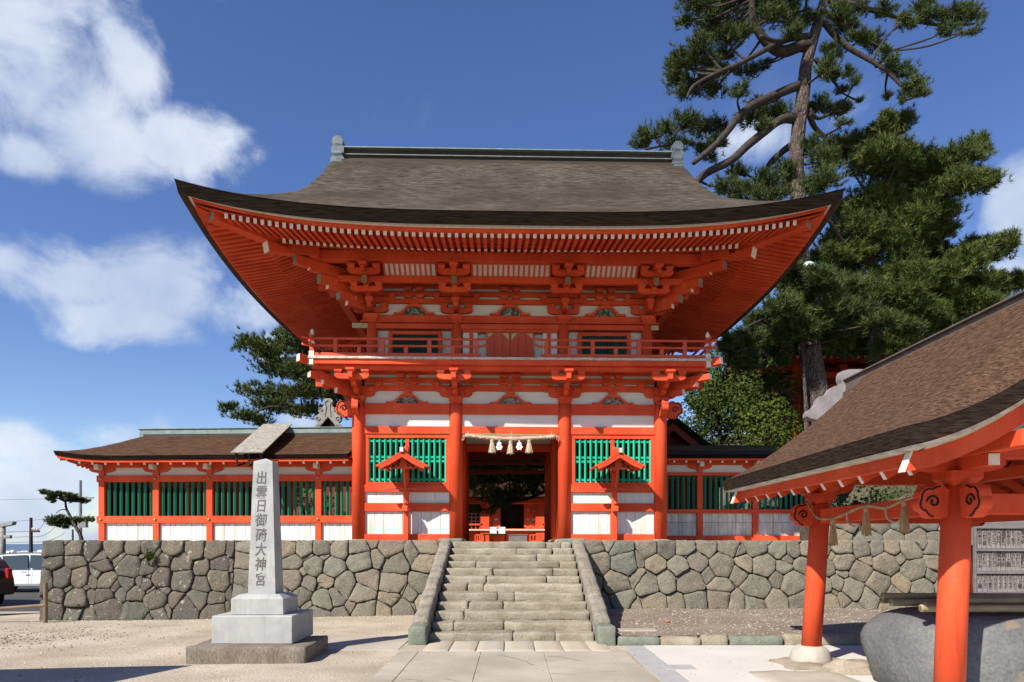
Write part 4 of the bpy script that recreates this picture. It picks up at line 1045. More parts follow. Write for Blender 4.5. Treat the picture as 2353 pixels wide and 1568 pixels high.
# ================================================================== roofed corridors beside the gate
def corridor(name, label, loc, rz, sg, cols, Z, eave, dep, oh, left):
    """local x runs away from the gate (sg = -1 left, +1 right); y back"""
    root = thing(name, label, 'corridor building', loc, rz)
    X = [sg * c for c in cols]; XL = X[-1]
    W_ = .08
    def bb(nm, m, xa, xb, *r, **k): return B(nm, root, m, min(xa, xb), max(xa, xb), *r, **k)
    edges = [0] + X
    for x in X:
        for y in (0, dep):
            B('pillar', root, red, x - W_, x + W_, y - W_, y + W_, ZT - .02, Z['keta'])
    for y in (0, dep):
        bb('upper_beam', red, 0, XL + sg * .12, y - .095, y + .095, Z['ub0'], Z['ub1'])
        bb('lower_beam', red, 0, XL + sg * .12, y - .095, y + .095, Z['lb0'], Z['lb1'])
        bb('eave_beam', red, 0, XL + sg * .2, y - .10, y + .10, Z['keta'], Z['keta'] + .16)
        if not left: bb('ground_sill', red, 0, XL + sg * .1, y - .09, y + .09, ZT - .03, Z['base'])
    B('end_beam', root, red, XL - .095, XL + .095, .1, dep - .1, Z['ub0'], Z['ub1']); B('end_beam', root, red, XL - .095, XL + .095, .1, dep - .1, Z['lb0'], Z['lb1'])
    B('end_wall', root, white, XL - .02, XL + .02, .08, dep - .08, ZT, Z['lb0'], 0); B('end_wall', root, plaster, XL - .02, XL + .02, .08, dep - .08, Z['ub1'], Z['keta'], 0); B('end_boarding', root, darkred, XL - .018, XL + .018, .08, dep - .08, Z['lb1'], Z['ub0'], 0)
    for i in range(len(edges) - 1):
        a, b = edges[i] + (sg * W_ if i else 0), edges[i + 1] - sg * W_
        lo, hi = min(a, b), max(a, b)
        B('plaster_panel', root, plaster, lo, hi, -.015, .015, Z['ub1'], Z['keta'], 0)
        B('plaster_panel', root, plaster, lo, hi, dep - .015, dep + .015, Z['ub1'], Z['keta'], 0)
        nb = 9 if left else 3
        base = ZT if left else Z['base']
        for k in range(nb):
            xa, xb = lo + (hi - lo) * k / nb, lo + (hi - lo) * (k + 1) / nb
            if left: B('wall_board', root, white, xa + .003, xb - .003, -.012 - .005 * (k % 2), .02, base, Z['lb0'], .003)
            else:
                zm = (base + Z['lb0']) / 2 + .06
                B('wall_board', root, stained, xa + .003, xb - .003, -.012, .02, base, zm - .004, .003); B('wall_board', root, stained, xa + .003, xb - .003, -.012, .02, zm + .004, Z['lb0'], .003)
        n = max(3, int((hi - lo) / .145))
        for k in range(n):
            xx = lo + (hi - lo) * (k + .5) / n
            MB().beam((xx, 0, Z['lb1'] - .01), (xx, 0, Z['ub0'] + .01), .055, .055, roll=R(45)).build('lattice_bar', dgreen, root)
        # rear side: boarded bays or open
        if left and i >= 2: B('rear_boarding', root, darkred, lo, hi, dep - .02, dep + .02, ZT, Z['ub0'], 0)
        else: B('rear_boarding', root, white, lo, hi, dep - .02, dep + .02, ZT, Z['lb0'] + (0 if left else -.2), 0)
    for x in X:
        for y in (0,):
            # boat-shaped bracket under the eave beam with a white block, gilt studs on the beams
            L = .34; q = [(-L, .12), (-L, .07), (-L * .8, .02), (-L * .5, 0), (L * .5, 0), (L * .8, .02), (L, .07), (L, .12)]
            M = Matrix(((1, 0, 0, x), (0, 0, 1, y), (0, 1, 0, Z['keta'] - .122), (0, 0, 0, 1)))
            MB().prism(q, M, .12).build('boat_bracket', red, root)
            B('bracket_end', root, wend, x - .055, x + .055, -.30, -.09, Z['keta'] - .06, Z['keta'] + .075, .004)
            for zz in ((Z['ub0'] + Z['ub1']) / 2, (Z['lb0'] + Z['lb1']) / 2):
                if left: MB().tube([(x, -.094, zz), (x, -.115, zz), (x, -.135, zz)], [.04, .038, .012], 12).build('gilt_stud', gold, root, True)
    # hipped bark roof
    xo = XL + sg * (oh + .08); yr = dep / 2; ez = eave; rise_ = Z['ridge'] - ez; run = yr + oh
    xi = xo - sg * (run * .92)
    def rz_(x, y):
        s = (oh + y) if y <= yr else (dep + oh - y); s = max(0, s)
        t = abs(xo - x) / .92 if True else 9
        m_ = smin(s, t, .05) / run
        a = 0.0
        if t < 1.6 and s < 1.6: a = .07 * ((1 - t / 1.6) * (1 - s / 1.6)) ** 2 * 2
        return ez + rise_ * (.80 * m_ + .20 * m_ * m_) + a
    ux = lin(0, xo - sg * 2.2, 14) + lin(xo - sg * 2.0, xo, 16); uy = lin(-oh, dep + oh, 33)
    rf = MB().grid(lambda x, y: (x, y, rz_(x, y)), ux, uy, flip=sg < 0).build('roof', thatchb if left else thatch, root, True)
    P = [(x, -oh) for x in lin(0, xo, 40)] + [(xo, y) for y in lin(-oh, dep + oh, 24)[1:]] + [(x, dep + oh) for x in lin(xo, 0, 20)[1:]]
    def ringp(ins, dz):
        o = []
        for (x, y) in P:
            xx = x - sg * ins if abs(x - xo) < 1e-6 else x
            xx = min(xx * sg, (abs(xo) - ins)) * sg
            yy = min(max(y, -oh + ins), dep + oh - ins)
            o.append((xx, yy, rz_(x, y) + dz))
        return o
    def sk(nm, rings, m):
        Ls = [ringp(*r) for r in rings]; n = len(P); mb = MB()
        mb.add([p for l in Ls for p in l], [(r * n + i, r * n + i + 1, (r + 1) * n + i + 1, (r + 1) * n + i) for r in range(len(Ls) - 1) for i in range(n - 1)])
        return mb.build(nm, m, rf)
    sk('eave_edge', [(0, 0), (.006, -.02), (.03, -.11)], tedge); sk('eave_fascia', [(.03, -.112), (.05, -.118), (.055, -.165), (.14, -.165)], red)
    sk('soffit', [(.14, -.13), (oh + .1, -.13 + .18)], red)
    k = 0; x = .12
    while x < abs(xo) - .25:
        MB().beam((sg * x, .3, rz_(sg * min(x, abs(xo) - 1.2), -oh) + .12), (sg * x, -oh + .10, rz_(sg * x, -oh) - .19), .055, .07, 0, 0, capx=1).build('rafter', [red, wend], root); x += .335
    y = 0.0
    while y < dep:
        MB().beam((XL, y, ez + .06), (xo - sg * .10, y, rz_(xo, y) - .19), .055, .07, 0, 0, capx=1).build('rafter', [red, wend], root); y += .17
    MB().beam((XL, 0, ez + .10), (xo - sg * .09, -oh + .09, rz_(xo, -oh) - .19), .08, .10, 0, 0, capx=1).build('hip_rafter', [red, wend], root)
    rg = bb('ridge', copper if left else ridgew, 0, xi + sg * .12, yr - .14, yr + .14, Z['ridge'] - .10, Z['ridge'] + .11)
    B('ridge_foot', rg, ridgew, min(0, xi), max(0, xi), yr - .17, yr + .17, Z['ridge'] - .12, Z['ridge'] - .02); B('ridge_cap', rg, copper if left else ridgew, min(0, xi + sg * .15), max(0, xi + sg * .15), yr - .17, yr + .17, Z['ridge'] + .11, Z['ridge'] + .135)
    return root
corridor('shrine_corridor', 'long left-hand corridor with dark green lattice bars under a brown bark roof', (-3.94, 17.25, 0), R(-3.2), -1, [.95, 2.35, 3.77, 5.18, 6.62],
         dict(ub0=3.236, ub1=3.40, lb0=2.18, lb1=2.36, keta=3.60, base=ZT, ridge=4.60), 3.83, 1.7, .72, True)
KZ = lambda z: 1.65 + (z - 1.65) * 1.118
corridor('shrine_corridor', 'short shaded corridor set back at the right of the gate, with stained white boards', (3.70, 19.3, 0), R(0.5), 1, [1.60, 3.17, 4.66],
         dict(ub0=KZ(3.37), ub1=KZ(3.45), lb0=KZ(2.42), lb1=KZ(2.52), keta=KZ(3.64), base=KZ(1.85), ridge=KZ(4.12)), KZ(3.86), 1.8, .50, False)
# plank cover lying over the left corridor roof
pc = thing('plank_roof_cover', 'slanting cover of grey weathered planks laid over the left corridor roof', 'plank cover', (-6.27, 17.3, 0), R(-2))
for k in range(9):
    t0, t1 = k / 9, (k + 1) / 9
    p0 = Vector((0, .88 - 1.92 * t0, 4.83 - 1.0 * t0)); p1 = Vector((0, .88 - 1.92 * t1 - .03, 4.83 - 1.0 * t1 - .012))
    MB().beam(p0 + Vector((0, 0, .0 + .012 * (k % 2) * 0)), p1, .77, .025).build('plank', graywood, pc)
for x in (-.3, .0, .3): MB().beam((x, .8, 4.74), (x, -1.0, 3.80), .05, .08).build('bearer', dark, pc)
for x in (-.3, .0, .3):
    MB().beam((x, -.95, 3.82), (x, -.92, 3.52), .045, .045).build('strut', dark, pc)
    MB().beam((x, -.92, 3.53), (x, -.50, 3.64), .045, .045).build('strut', dark, pc)

# ================================================================== small roofed posts in front of the gate
def sign_post():
    t = thing('roofed_post', 'x', 'roofed post')
    B('post', t, red, -.065, .065, -.065, .065, ZT - .0, 3.95, .012)
    MB().lathe([(.066, 3.95), (.05, 4.0), (.01, 4.03)], (0, 0), 8).build('post_tip', red, t)
    yf, yb = -.78, .05
    for sg in (-1, 1):
        M = Matrix.Translation((0, 0, 0))
        MB().add([(0, yf, 3.80), (sg * .34, yf, 3.60), (sg * .60, yf, 3.47), (sg * .60, yb, 3.47), (sg * .34, yb, 3.60), (0, yb, 3.80),
                  (0, yf, 3.75), (sg * .33, yf, 3.55), (sg * .585, yf, 3.425), (sg * .585, yb, 3.425), (sg * .33, yb, 3.55), (0, yb, 3.75)],
                 [(0, 1, 4, 5), (1, 2, 3, 4), (6, 11, 10, 7), (7, 10, 9, 8), (0, 6, 7, 1), (1, 7, 8, 2), (2, 8, 9, 3), (5, 4, 10, 11), (4, 3, 9, 10)], 0, Vector((sg * .2, -.4, 3.5))).build('roof_board', red, t)
        MB().add([(0, yf - .0, 3.745), (sg * .33, yf, 3.545), (sg * .53, yf, 3.45), (sg * .50, yf, 3.385), (sg * .30, yf, 3.47), (0, yf, 3.655), (0, yf + .05, 3.745), (sg * .33, yf + .05, 3.545), (sg * .53, yf + .05, 3.45), (sg * .50, yf + .05, 3.385), (sg * .30, yf + .05, 3.47), (0, yf + .05, 3.655)],
                 [(0, 1, 4, 5), (1, 2, 3, 4), (6, 11, 10, 7), (7, 10, 9, 8), (5, 4, 10, 11), (4, 3, 9, 10), (2, 8, 9, 3)], 0, Vector((sg * .25, yf + .02, 3.56))).build('barge_board', red, t)
        gp = MB().add([(0, -.55, 3.70), (sg * .42, -.55, 3.46), (sg * .24, -.55, 3.40), (0, -.55, 3.40), (0, -.52, 3.70), (sg * .42, -.52, 3.46), (sg * .24, -.52, 3.40), (0, -.52, 3.40)], [(0, 1, 2, 3), (4, 7, 6, 5), (1, 5, 6, 2), (2, 6, 7, 3)], 0, Vector((sg * .15, -.535, 3.5))).build('gable_board', red, t)
        mb = MB()
        for (cx, cz, r, hd) in ((.13, 3.49, .05, 1), (.23, 3.46, .04, -1), (.10, 3.57, .035, -1)): mb.tube([(sg * a, -.556, b) for a, b in scroll(cx, cz, r, 1.2, hd, 16)], .010, 5)
        mb.build('scroll_mark', black, gp)
        MB().beam((0, -.09, 2.98), (sg * .52, -.16, 2.94 + .02), .09, .035, 0, .004).build('cross_arm', redfade, t)
        MB().beam((sg * .40, -.02, 3.42), (sg * .40, yf + .06, 3.42), .06, .06).build('eave_rail', red, t)
    MB().beam((0, yb, 3.82), (0, yf - .05, 3.82), .10, .12, 0, .012, capx=1).build('ridge_beam', [red, wend], t)
    B('brace', t, red, -.05, .05, -.50, -.065, 3.40, 3.47); MB().beam((0, -.06, 2.9), (0, -.48, 3.42), .05, .05).build('brace', red, t)
    B('foot_bracket', t, red, -.075, .075, -.22, -.066, 2.42, 2.56, .02)
    MB().tube([(0, -.21, 2.60), (.0, -.16, 2.64), (0, -.07, 2.62)], .03, 8).build('foot_knob', red, t)
    return t
def copy_tree(o, parent=None):
    c = o.copy(); C.objects.link(c); c.parent = parent
    for ch in o.children: copy_tree(ch, c)
    return c
sp = sign_post(); sp2 = copy_tree(sp)
gm = Matrix.Translation(gate.location) @ Matrix.Rotation(R(1.5), 4, 'Z')
for o, x, lab in ((sp, -2.53, 'roofed vermilion post before the lattice window left of the gate passage'), (sp2, 2.53, 'roofed vermilion post before the lattice window right of the gate passage')):
    o.location = gm @ Vector((x, -.26, 0)); o.rotation_euler = (0, 0, R(1.5)); tag(o, lab, 'roofed post', 'roofed posts before the gate windows')

# ================================================================== straw rope with tassels across the passage
def twisted_rope(pts, r, m, name, parent, strands=3, pitch=.16):
    pts = smooth_path(pts, 8); tot = 0; acc = [0]
    for a, b in zip(pts, pts[1:]): tot += (b - a).length; acc.append(tot)
    first = None
    for s in range(strands):
        Q = []
        for i, p in enumerate(pts):
            t = (pts[min(i + 1, len(pts) - 1)] - pts[max(i - 1, 0)]).normalized(); u = t.cross(Vector((0, 0, 1))).normalized(); w = t.cross(u)
            a = acc[i] / pitch * 2 * math.pi + s * 2 * math.pi / strands
            Q.append(p + (u * math.cos(a) + w * math.sin(a)) * r * .5)
        o = MB().tube(Q, r * .60, 7).build('strand', m, parent, True)
    return o
def tassel(parent, p, h, r, m, name='tassel'):
    mb = MB(); rg = random.Random(int(p[0] * 1000))
    mb.lathe([(r * .35, p[2]), (r * .5, p[2] - h * .08), (r * .42, p[2] - h * .22)], (p[0], p[1]), 10)
    mb.lathe([(r * .42, p[2] - h * .22), (r * .62, p[2] - h * .45), (r * .85, p[2] - h * .96)], (p[0], p[1]), 12, cap=True)
    for k in range(26):
        a = rg.uniform(0, 6.28); rr = r * rg.uniform(.5, 1.05)
        mb.tube([(p[0] + r * .4 * math.cos(a), p[1] + r * .4 * math.sin(a), p[2] - h * .25), (p[0] + rr * math.cos(a), p[1] + rr * math.sin(a), p[2] - h * rg.uniform(.95, 1.06))], [.008, .005], 4)
    return mb.build(name, m, parent)
def zigzag(parent, p, s, m=paper):
    mb = MB(); x, y, z = p
    mb.obox(Matrix.Translation((x, y, z - .5 * s)), s * .10, .004, s * .6)
    for sg in (-1, 1):
        cx_, cz = x, z - .9 * s
        for k in range(4):
            dx = sg * s * (.30 if k % 2 else .55) if k else sg * s * .2
            M = Matrix.Translation((x + dx, y - .008 * k - .004 * sg, cz)) @ Matrix.Rotation(sg * (.5 if k % 2 else .75), 4, 'Y') @ Matrix.Rotation(rnd.uniform(-.4, .4), 4, 'Z')
            mb.obox(M, s * .36, .003, s * .30); cz -= s * .52
    return mb.build('paper_streamer', m, parent)
rp = thing('straw_rope', 'twisted pale straw rope with three tassels hung across the gate passage', 'sacred rope', gate.location, R(1.5))
twisted_rope([(-1.08, -.22, 4.285), (-.5, -.22, 4.225), (0, -.22, 4.205), (.5, -.22, 4.225), (1.08, -.22, 4.26)], .055, straw, 'strand', rp)
MB().tube([(-1.1, -.20, 4.315), (1.12, -.20, 4.30)], .018, 8).build('hanging_pole', bamboo, rp)
for x in (-.45, .0, .45): tassel(rp, (x, -.22, 4.19 if x else 4.165), .33, .10, straw)
for x in (-.28, .21): zigzag(rp, (x, -.24, 4.17), .085)
for x in (-1.04, .02, 1.0): MB().tube([(x, -.2, 4.24), (x + .01, -.2, 4.30), (x, -.19, 4.40)], .012, 6).build('tie_cord', straw, rp)
mb = MB(); rg = random.Random(4)
for e, sx in ((-1.08, -1), (1.08, 1)):
    for k in range(12): mb.tube([(e, -.22, 4.27), (e + sx * rg.uniform(.05, .12), -.22 + rg.uniform(-.04, .04), 4.27 - rg.uniform(-.02, .13))], [.008, .004], 4)
mb.build('frayed_end', straw, rp)
# ================================================================== water pavilion at the right
pv = thing('water_pavilion', 'open vermilion pavilion with a russet bark roof over the water basin at the right edge', 'pavilion', (5.22, 8.0, 0))
ox, oy = -5.22, -8.0
PX = (4.15, 6.30); PY = (6.5, 9.5)
def lean(x, y, z):
    """pillars lean in a little towards the middle"""
    return Vector((x + ox + (5.22 - x) / 1.08 * .125 * z / 2.2, y + oy + (8.0 - y) / 1.5 * .05 * z / 2.2, z))
for x in PX:
    for y in PY:
        MB().tube([lean(x, y, .22), lean(x, y, 1.2), lean(x, y, 2.20)], [.133, .131, .124], 24).build('pillar', red, pv, True)
        MB().lathe([(.27, -.02), (.275, .06), (.245, .17), (.18, .235), (.10, .24)], (x + ox, y + oy), 22).build('pillar_base_stone', mat('pale_base_stone', (.36, .34, .29), (.44, .41, .35), nscale=5, rough=.9, bump=.3, fine=.12), pv, True)
zc = 2.2
TX = [lean(x, 8, zc).x for x in PX]; TY = [lean(5.22, y, zc).y for y in PY]
for x in TX: B('tie_beam', pv, red, x - .055, x + .055, TY[0], TY[1], 1.93, 2.13, .008)
for y in TY: B('tie_beam', pv, red, TX[0], TX[1], y - .055, y + .055, 1.93, 2.13, .008)
for x in TX:
    for y, sy in zip(TY, (-1, 1)):
        masu(MB(), x, y, 2.20, .30, .14).build('bearing_block', red, pv)
        for d in ((0, 1, 0), (1, 0, 0)): arm(MB(), (x, y), d, .42, .42, 2.34, 2.46, .12).build('boat_bracket', red, pv)
        MB().beam((x, y, 2.40), (x, y + sy * .50, 2.40), .11, .11, 0, .004, capx=1).build('bracket_end', [red, wend], pv)
        sx = -1 if x < 0 else 1
        nose(pv, (x + sx * .10, y, 2.05), (sx, 0, 0), .76, .11); nose(pv, (x, y + sy * .10, 2.05), (0, sy, 0), .76, .11)
# purlins and gable frames
for x in TX: B('eave_purlin', pv, red, x - .07, x + .07, 5.62 + oy, 10.3 + oy, 2.46, 2.60)
B('ridge_purlin', pv, red, -.07, .07, 5.62 + oy, 10.3 + oy, 3.55, 3.70)
for y in TY:
    B('cross_beam', pv, red, TX[0] - .3, TX[1] + .3, y - .07, y + .07, 2.462, 2.64)
    q = [(-.85, 0), (.85, 0), (.05, .86), (-.05, .86)]; M = Matrix(((1, 0, 0, 0), (0, 0, 1, y), (0, 1, 0, 2.64), (0, 0, 0, 1)))
    MB().prism(q, M, .03).build('gable_panel', plaster, pv)
    frog = [(-.42, 0), (-.30, .14), (-.16, .30), (0, .36), (.16, .30), (.30, .14), (.42, 0)]
    M2 = M.copy(); M2[1][3] = y - .06
    MB().prism(frog, M2, .06).build('gable_strut', red, pv)
    mb = MB()
    for sx in (-1, 1): mb.tube([(sx * a, y - .095, 2.64 + b) for a, b in scroll(.2, .10, .08, 1.2, 1, 16)], .012, 5)
    mb.build('scroll_mark', black, pv)
# roof: concave slopes, verges drooping at the gable ends
EY0, EY1 = 5.50, 10.42; EXH = 2.02
def main_z(dx): return 2.607 + .80 * dx - .19 * dx * (1 - dx / 2.02) * 1.0 * 1.2
def verge_z(dx): return 2.607 + .20 * dx + .22 * dx * dx
def proof(x, y):
    dx = EXH - abs(x); e = min(y - EY0, EY1 - y); k = max(0.0, 1 - e / .75) ** 2
    z = main_z(dx) * (1 - k) + verge_z(dx) * k
    if abs(x) < .12: z -= .0
    return z
xs_ = lin(-EXH, EXH, 45); ys_ = lin(EY0, EY0 + .8, 12) + lin(EY0 + .95, EY1 - .95, 14) + lin(EY1 - .8, EY1, 12)
prf = MB().grid(lambda x, y: (x, y + oy, proof(x, y)), xs_, ys_).build('roof', thatchp, pv, True)
def pskirt(nm, rings, m):
    P = [(x, EY0) for x in lin(-EXH, EXH, 50)] + [(EXH, y) for y in lin(EY0, EY1, 20)[1:]] + [(x, EY1) for x in lin(EXH, -EXH, 50)[1:]] + [(-EXH, y) for y in lin(EY1, EY0, 20)[1:]]
    Ls = []
    for ins, dz, zs_ in rings: Ls.append([(x * (EXH - ins) / EXH, min(max(y, EY0 + ins), EY1 - ins) + oy, proof(x, y) + dz) for x, y in P])
    n = len(P); mb = MB()
    mb.add([p for l in Ls for p in l], [(r * n + i, (r + 1) * n + i, (r + 1) * n + i + 1, r * n + i + 1)[::-1] for r in range(len(Ls) - 1) for i in range(n - 1)])
    return mb.build(nm, m, prf)
pskirt('eave_edge', [(0, 0, 0), (.005, -.015, 0), (.03, -.155, 0)], mat('brown_cut_thatch', (.018, .012, .009), (.045, .031, .023), (6, 6, 50), 1.0, .95, .5, 2, fine=.3, fscale=3, spec=.02))
pskirt('eave_board', [(.05, -.157, 0), (.06, -.18, 0), (.24, -.18, 0)], weath)
# side fascias, rafters with white ends, soffit
for sx in (-1, 1):
    B('eave_fascia', prf, red, sx * (EXH - .22) - .03, sx * (EXH - .22) + .03, EY0 + .28 + oy, EY1 - .28 + oy, 2.315, 2.44)
    n = 11
    for k in range(n):
        y = EY0 + .42 + (EY1 - EY0 - .84) * k / (n - 1)
        MB().beam((0, y + oy, 3.50), (sx * 1.15, y + oy, 2.66), .06, .085).build('rafter', red, prf)
        MB().beam((sx * 1.13, y + oy, 2.67), (sx * (EXH - .24), y + oy, 2.28), .06, .085, 0, 0, capx=1).build('rafter', [red, wend], prf)
    MB().grid(lambda u, y: (sx * (EXH - .19) * u, y + oy, 2.42 + (3.62 - 2.42) * (1 - u) ** .9), lin(0, 1, 9), [EY0 + .14, 6.5, 8, 9.5, EY1 - .14], flip=sx > 0).build('soffit', red, prf)
    # curved barge boards at both gables
    for y, sy in ((EY0 + .24, -1), (EY1 - .24, 1)):
        up_, lo_ = [], []
        for dx in lin(.16, EXH, 14):
            x = sx * (EXH - dx); z = verge_z(dx) - .19; up_.append((x, z)); lo_.append((x + sx * .0, z - .20 - .05 * (dx / EXH)))
        lo_[0] = (sx * (EXH - .08), lo_[0][1])
        M = Matrix(((1, 0, 0, 0), (0, 0, 1, y + oy), (0, 1, 0, 0), (0, 0, 0, 1)))
        bg_ = MB().prism(up_ + lo_[::-1], M, .08).build('barge_board', red, prf)
        MB().beam((up_[0][0] + sx * .006, y + oy, up_[0][1]), (lo_[0][0] + sx * .006, y + oy, lo_[0][1]), .084, .014).build('white_end', wend, bg_)
# ridge with sheet-metal sides and lobed end ornaments
rg_ = B('ridge', prf, lead, -.16, .16, EY0 + .05 + oy, EY1 - .05 + oy, 3.94, 4.12)
B('ridge_cap', rg_, lead, -.20, .20, EY0 + oy, EY1 + oy, 4.12, 4.145); B('ridge_foot', rg_, tunder, -.22, .22, EY0 + .1 + oy, EY1 - .1 + oy, 3.82, 3.94)
for k in range(7):
    y = EY0 + .4 + k * .68
    B('sheet_seam', rg_, lead, -.165, -.16, y + oy, y + oy + .012, 3.94, 4.12, 0)
for y, sy in ((EY1 + .02, 1), (EY0 - .02, -1)):
    q = [(-.20, 4.30), (.20, 4.30), (.24, 4.18), (.20, 4.06), (.36, 4.04), (.42, 3.92), (.56, 3.88), (.60, 3.74), (.74, 3.66), (.74, 3.56), (.5, 3.52), (.2, 3.72), (0, 3.78), (-.2, 3.72), (-.5, 3.52), (-.74, 3.56), (-.74, 3.66), (-.60, 3.74), (-.56, 3.88), (-.42, 3.92), (-.36, 4.04), (-.20, 4.06), (-.24, 4.18)]
    M = Matrix(((1, 0, 0, 0), (0, 0, 1, y + oy), (0, 1, 0, 0), (0, 0, 0, 1)))
    MB().prism(smoothpoly(q, 1), M, .16).build('ridge_end_ornament', mat('weathered_lead_ornament', (.20, .18, .185), (.29, .265, .27), nscale=5, rough=.5), rg_)

# garland rope tied along the left side
gr = thing('garland_rope', 'thin brown straw garland with tassels slung along the left side of the water pavilion', 'straw rope')
gx_ = 4.02
gp = [(gx_ + .02, 9.35, 2.22), (gx_ - .02, 8.95, 2.00), (gx_, 8.55, 1.97), (gx_, 8.2, 2.02), (gx_, 7.75, 2.08), (gx_, 7.35, 2.04), (gx_, 7.0, 2.10), (gx_, 6.72, 2.13)]
twisted_rope(gp, .021, strawd, 'strand', gr, 2, .10)
for k in (2, 4, 6):
    p = gp[k]; tassel(gr, (p[0], p[1], p[2] + .0), .33, .058, strawd)
for k, c_ in ((3, 0), (5, 0)):
    p = Vector(gp[k]); MB().tube(smooth_path([p, p + Vector((-.01, -.06, -.12)), p + Vector((0, -.22, -.17)), p + Vector((0, -.30, -.14)), p + Vector((-.02, -.36, -.22))], 4), [.012] * 17, 6).build('cloth_streamer', straw, gr)

# boulder basin and what lies on it
def boulder(name, label, cat, c, r, m, seed, flat=None, e=2.6, amp=.10, parent=None):
    mb = MB(); n1, n2 = 44, 30; vs = []
    def se(v, p): return math.copysign(abs(v) ** p, v)
    for i in range(n2 + 1):
        ph = -math.pi / 2 + math.pi * i / n2
        for k in range(n1):
            th = 2 * math.pi * k / n1
            p = Vector((se(math.cos(ph), 2 / e) * se(math.cos(th), 2 / e), se(math.cos(ph), 2 / e) * se(math.sin(th), 2 / e), se(math.sin(ph), 2 / e)))
            d = noise.noise(p * 1.3 + Vector((seed, 0, 0))) * amp + noise.noise(p * 3.5 + Vector((0, seed, 0))) * amp * .35 + noise.noise(p * 9 + Vector((0, seed, 0))) * amp * .10
            p = p * (1 + d); q = Vector((p.x * r[0], p.y * r[1], p.z * r[2])) + Vector(c)
            if flat is not None and q.z > flat: q.z = flat + (q.z - flat) * .12
            vs.append(q)
    fs = [(i * n1 + k, i * n1 + (k + 1) % n1, (i + 1) * n1 + (k + 1) % n1, (i + 1) * n1 + k) for i in range(n2) for k in range(n1)]
    mb.add(vs, fs); o = mb.build(name, m, parent, True)
    if label: tag(o, label, cat)
    return o
boulder('boulder_basin', 'great smooth dark grey boulder hollowed as a water basin under the pavilion', 'boulder basin', (5.60, 7.85, .36), (1.42, 1.0, .66), wetrock, 3, flat=.88, e=2.5, amp=.065)
for i, (z, y, x0, x1, r) in enumerate(((.965, 7.25, 4.35, 6.3, .040), (.965, 7.50, 4.55, 6.4, .042), (.965, 7.95, 4.42, 6.35, .040), (.965, 8.3, 4.5, 6.4, .04), (1.035, 7.34, 4.6, 6.2, .034), (1.035, 8.1, 4.4, 6.3, .034), (1.035, 7.75, 4.9, 6.45, .04))):
    dy = rnd.uniform(-.08, .08)
    b_ = thing('bamboo_pole', ['pale bamboo pole nearest the front of the rock basin', 'greenish bamboo pole lying second from the front of the basin', 'bamboo pole across the middle of the basin rock', 'rearmost bamboo pole resting on the basin rock', 'thin bamboo pole on top of the front pair', 'thin bamboo pole stacked above the rear pair', 'short bamboo pole laid on top of the middle one'][i], 'bamboo pole', (x0, y, z), 0, 'bamboo poles on the basin')
    L = x1 - x0; P = []; Rr = []
    for k in range(9):
        for e_, rr_ in ((-.012, r), (0, r * 1.10), (.012, r)):
            t = L * k / 8; P.append((t + e_, dy * k / 8, 0)); Rr.append(rr_)
    MB().tube(P, Rr, 12).build('culm', bamboo, b_, True)
    MB().tube([(-.016, 0, 0), (-.0135, 0, 0)], r * .62, 10).build('hollow_end', hollow, b_)
# flat rock and paving under the nearest far pillar
mb = MB(); rough_block(mb, 3.55, 4.75, 8.78, 9.75, -.1, .035, .14, .05, .08, 40); tag(mb.build('flat_rock', brownrock, None, True), 'flat brown rock under the far left pillar of the pavilion', 'flat rock')
mb = MB(); rough_block(mb, 3.0, 4.15, 7.6, 8.75, -.08, .03, .2, .02, .03, 41); tag(mb.build('paving_slab', conc, None, True), 'worn pale paving slab before the basin boulder', 'paving slab')
boulder('small_rock', 'dark rounded rock between the flat rock and the basin', 'rock', (4.35, 8.75, .03), (.34, .22, .13), brownrock, 12, amp=.2)

# board of name plaques
nb_ = thing('plaque_board', 'large grey rack of small wooden name plaques at the right edge', 'notice board', (10.0, 13.0, 0))
bx0, bx1 = -1.18, 2.4
B('back_panel', nb_, boardg, bx0, bx1, .03, .07, .70, 2.38)
for sx in (-.82, 1.0, 2.2): B('post', nb_, poled, sx - .07, sx + .07, .08, .2, .0, 2.4)
for sx in (-.82, 1.0): B('post_foot', nb_, concw, sx - .1, sx + .1, .05, .25, .0, .48)
for k, z in enumerate((.70, 1.10, 1.53, 1.96, 2.38)): B('shelf', nb_, boardg, bx0 - .02, bx1, -.05, .03, z - .025, z + .025)
B('side_stile', nb_, boardg, bx0 - .03, bx0 + .01, -.04, .03, .68, 2.4)
names = ['山口木三', '福間静江', '田中千夫', '小林三郎', '竹下宏子', '中村正一', '松本文子', '高木明', '木下花子', '石川里', '大谷光', '川上春']
pr = MB(); gl = []; n_p = 0
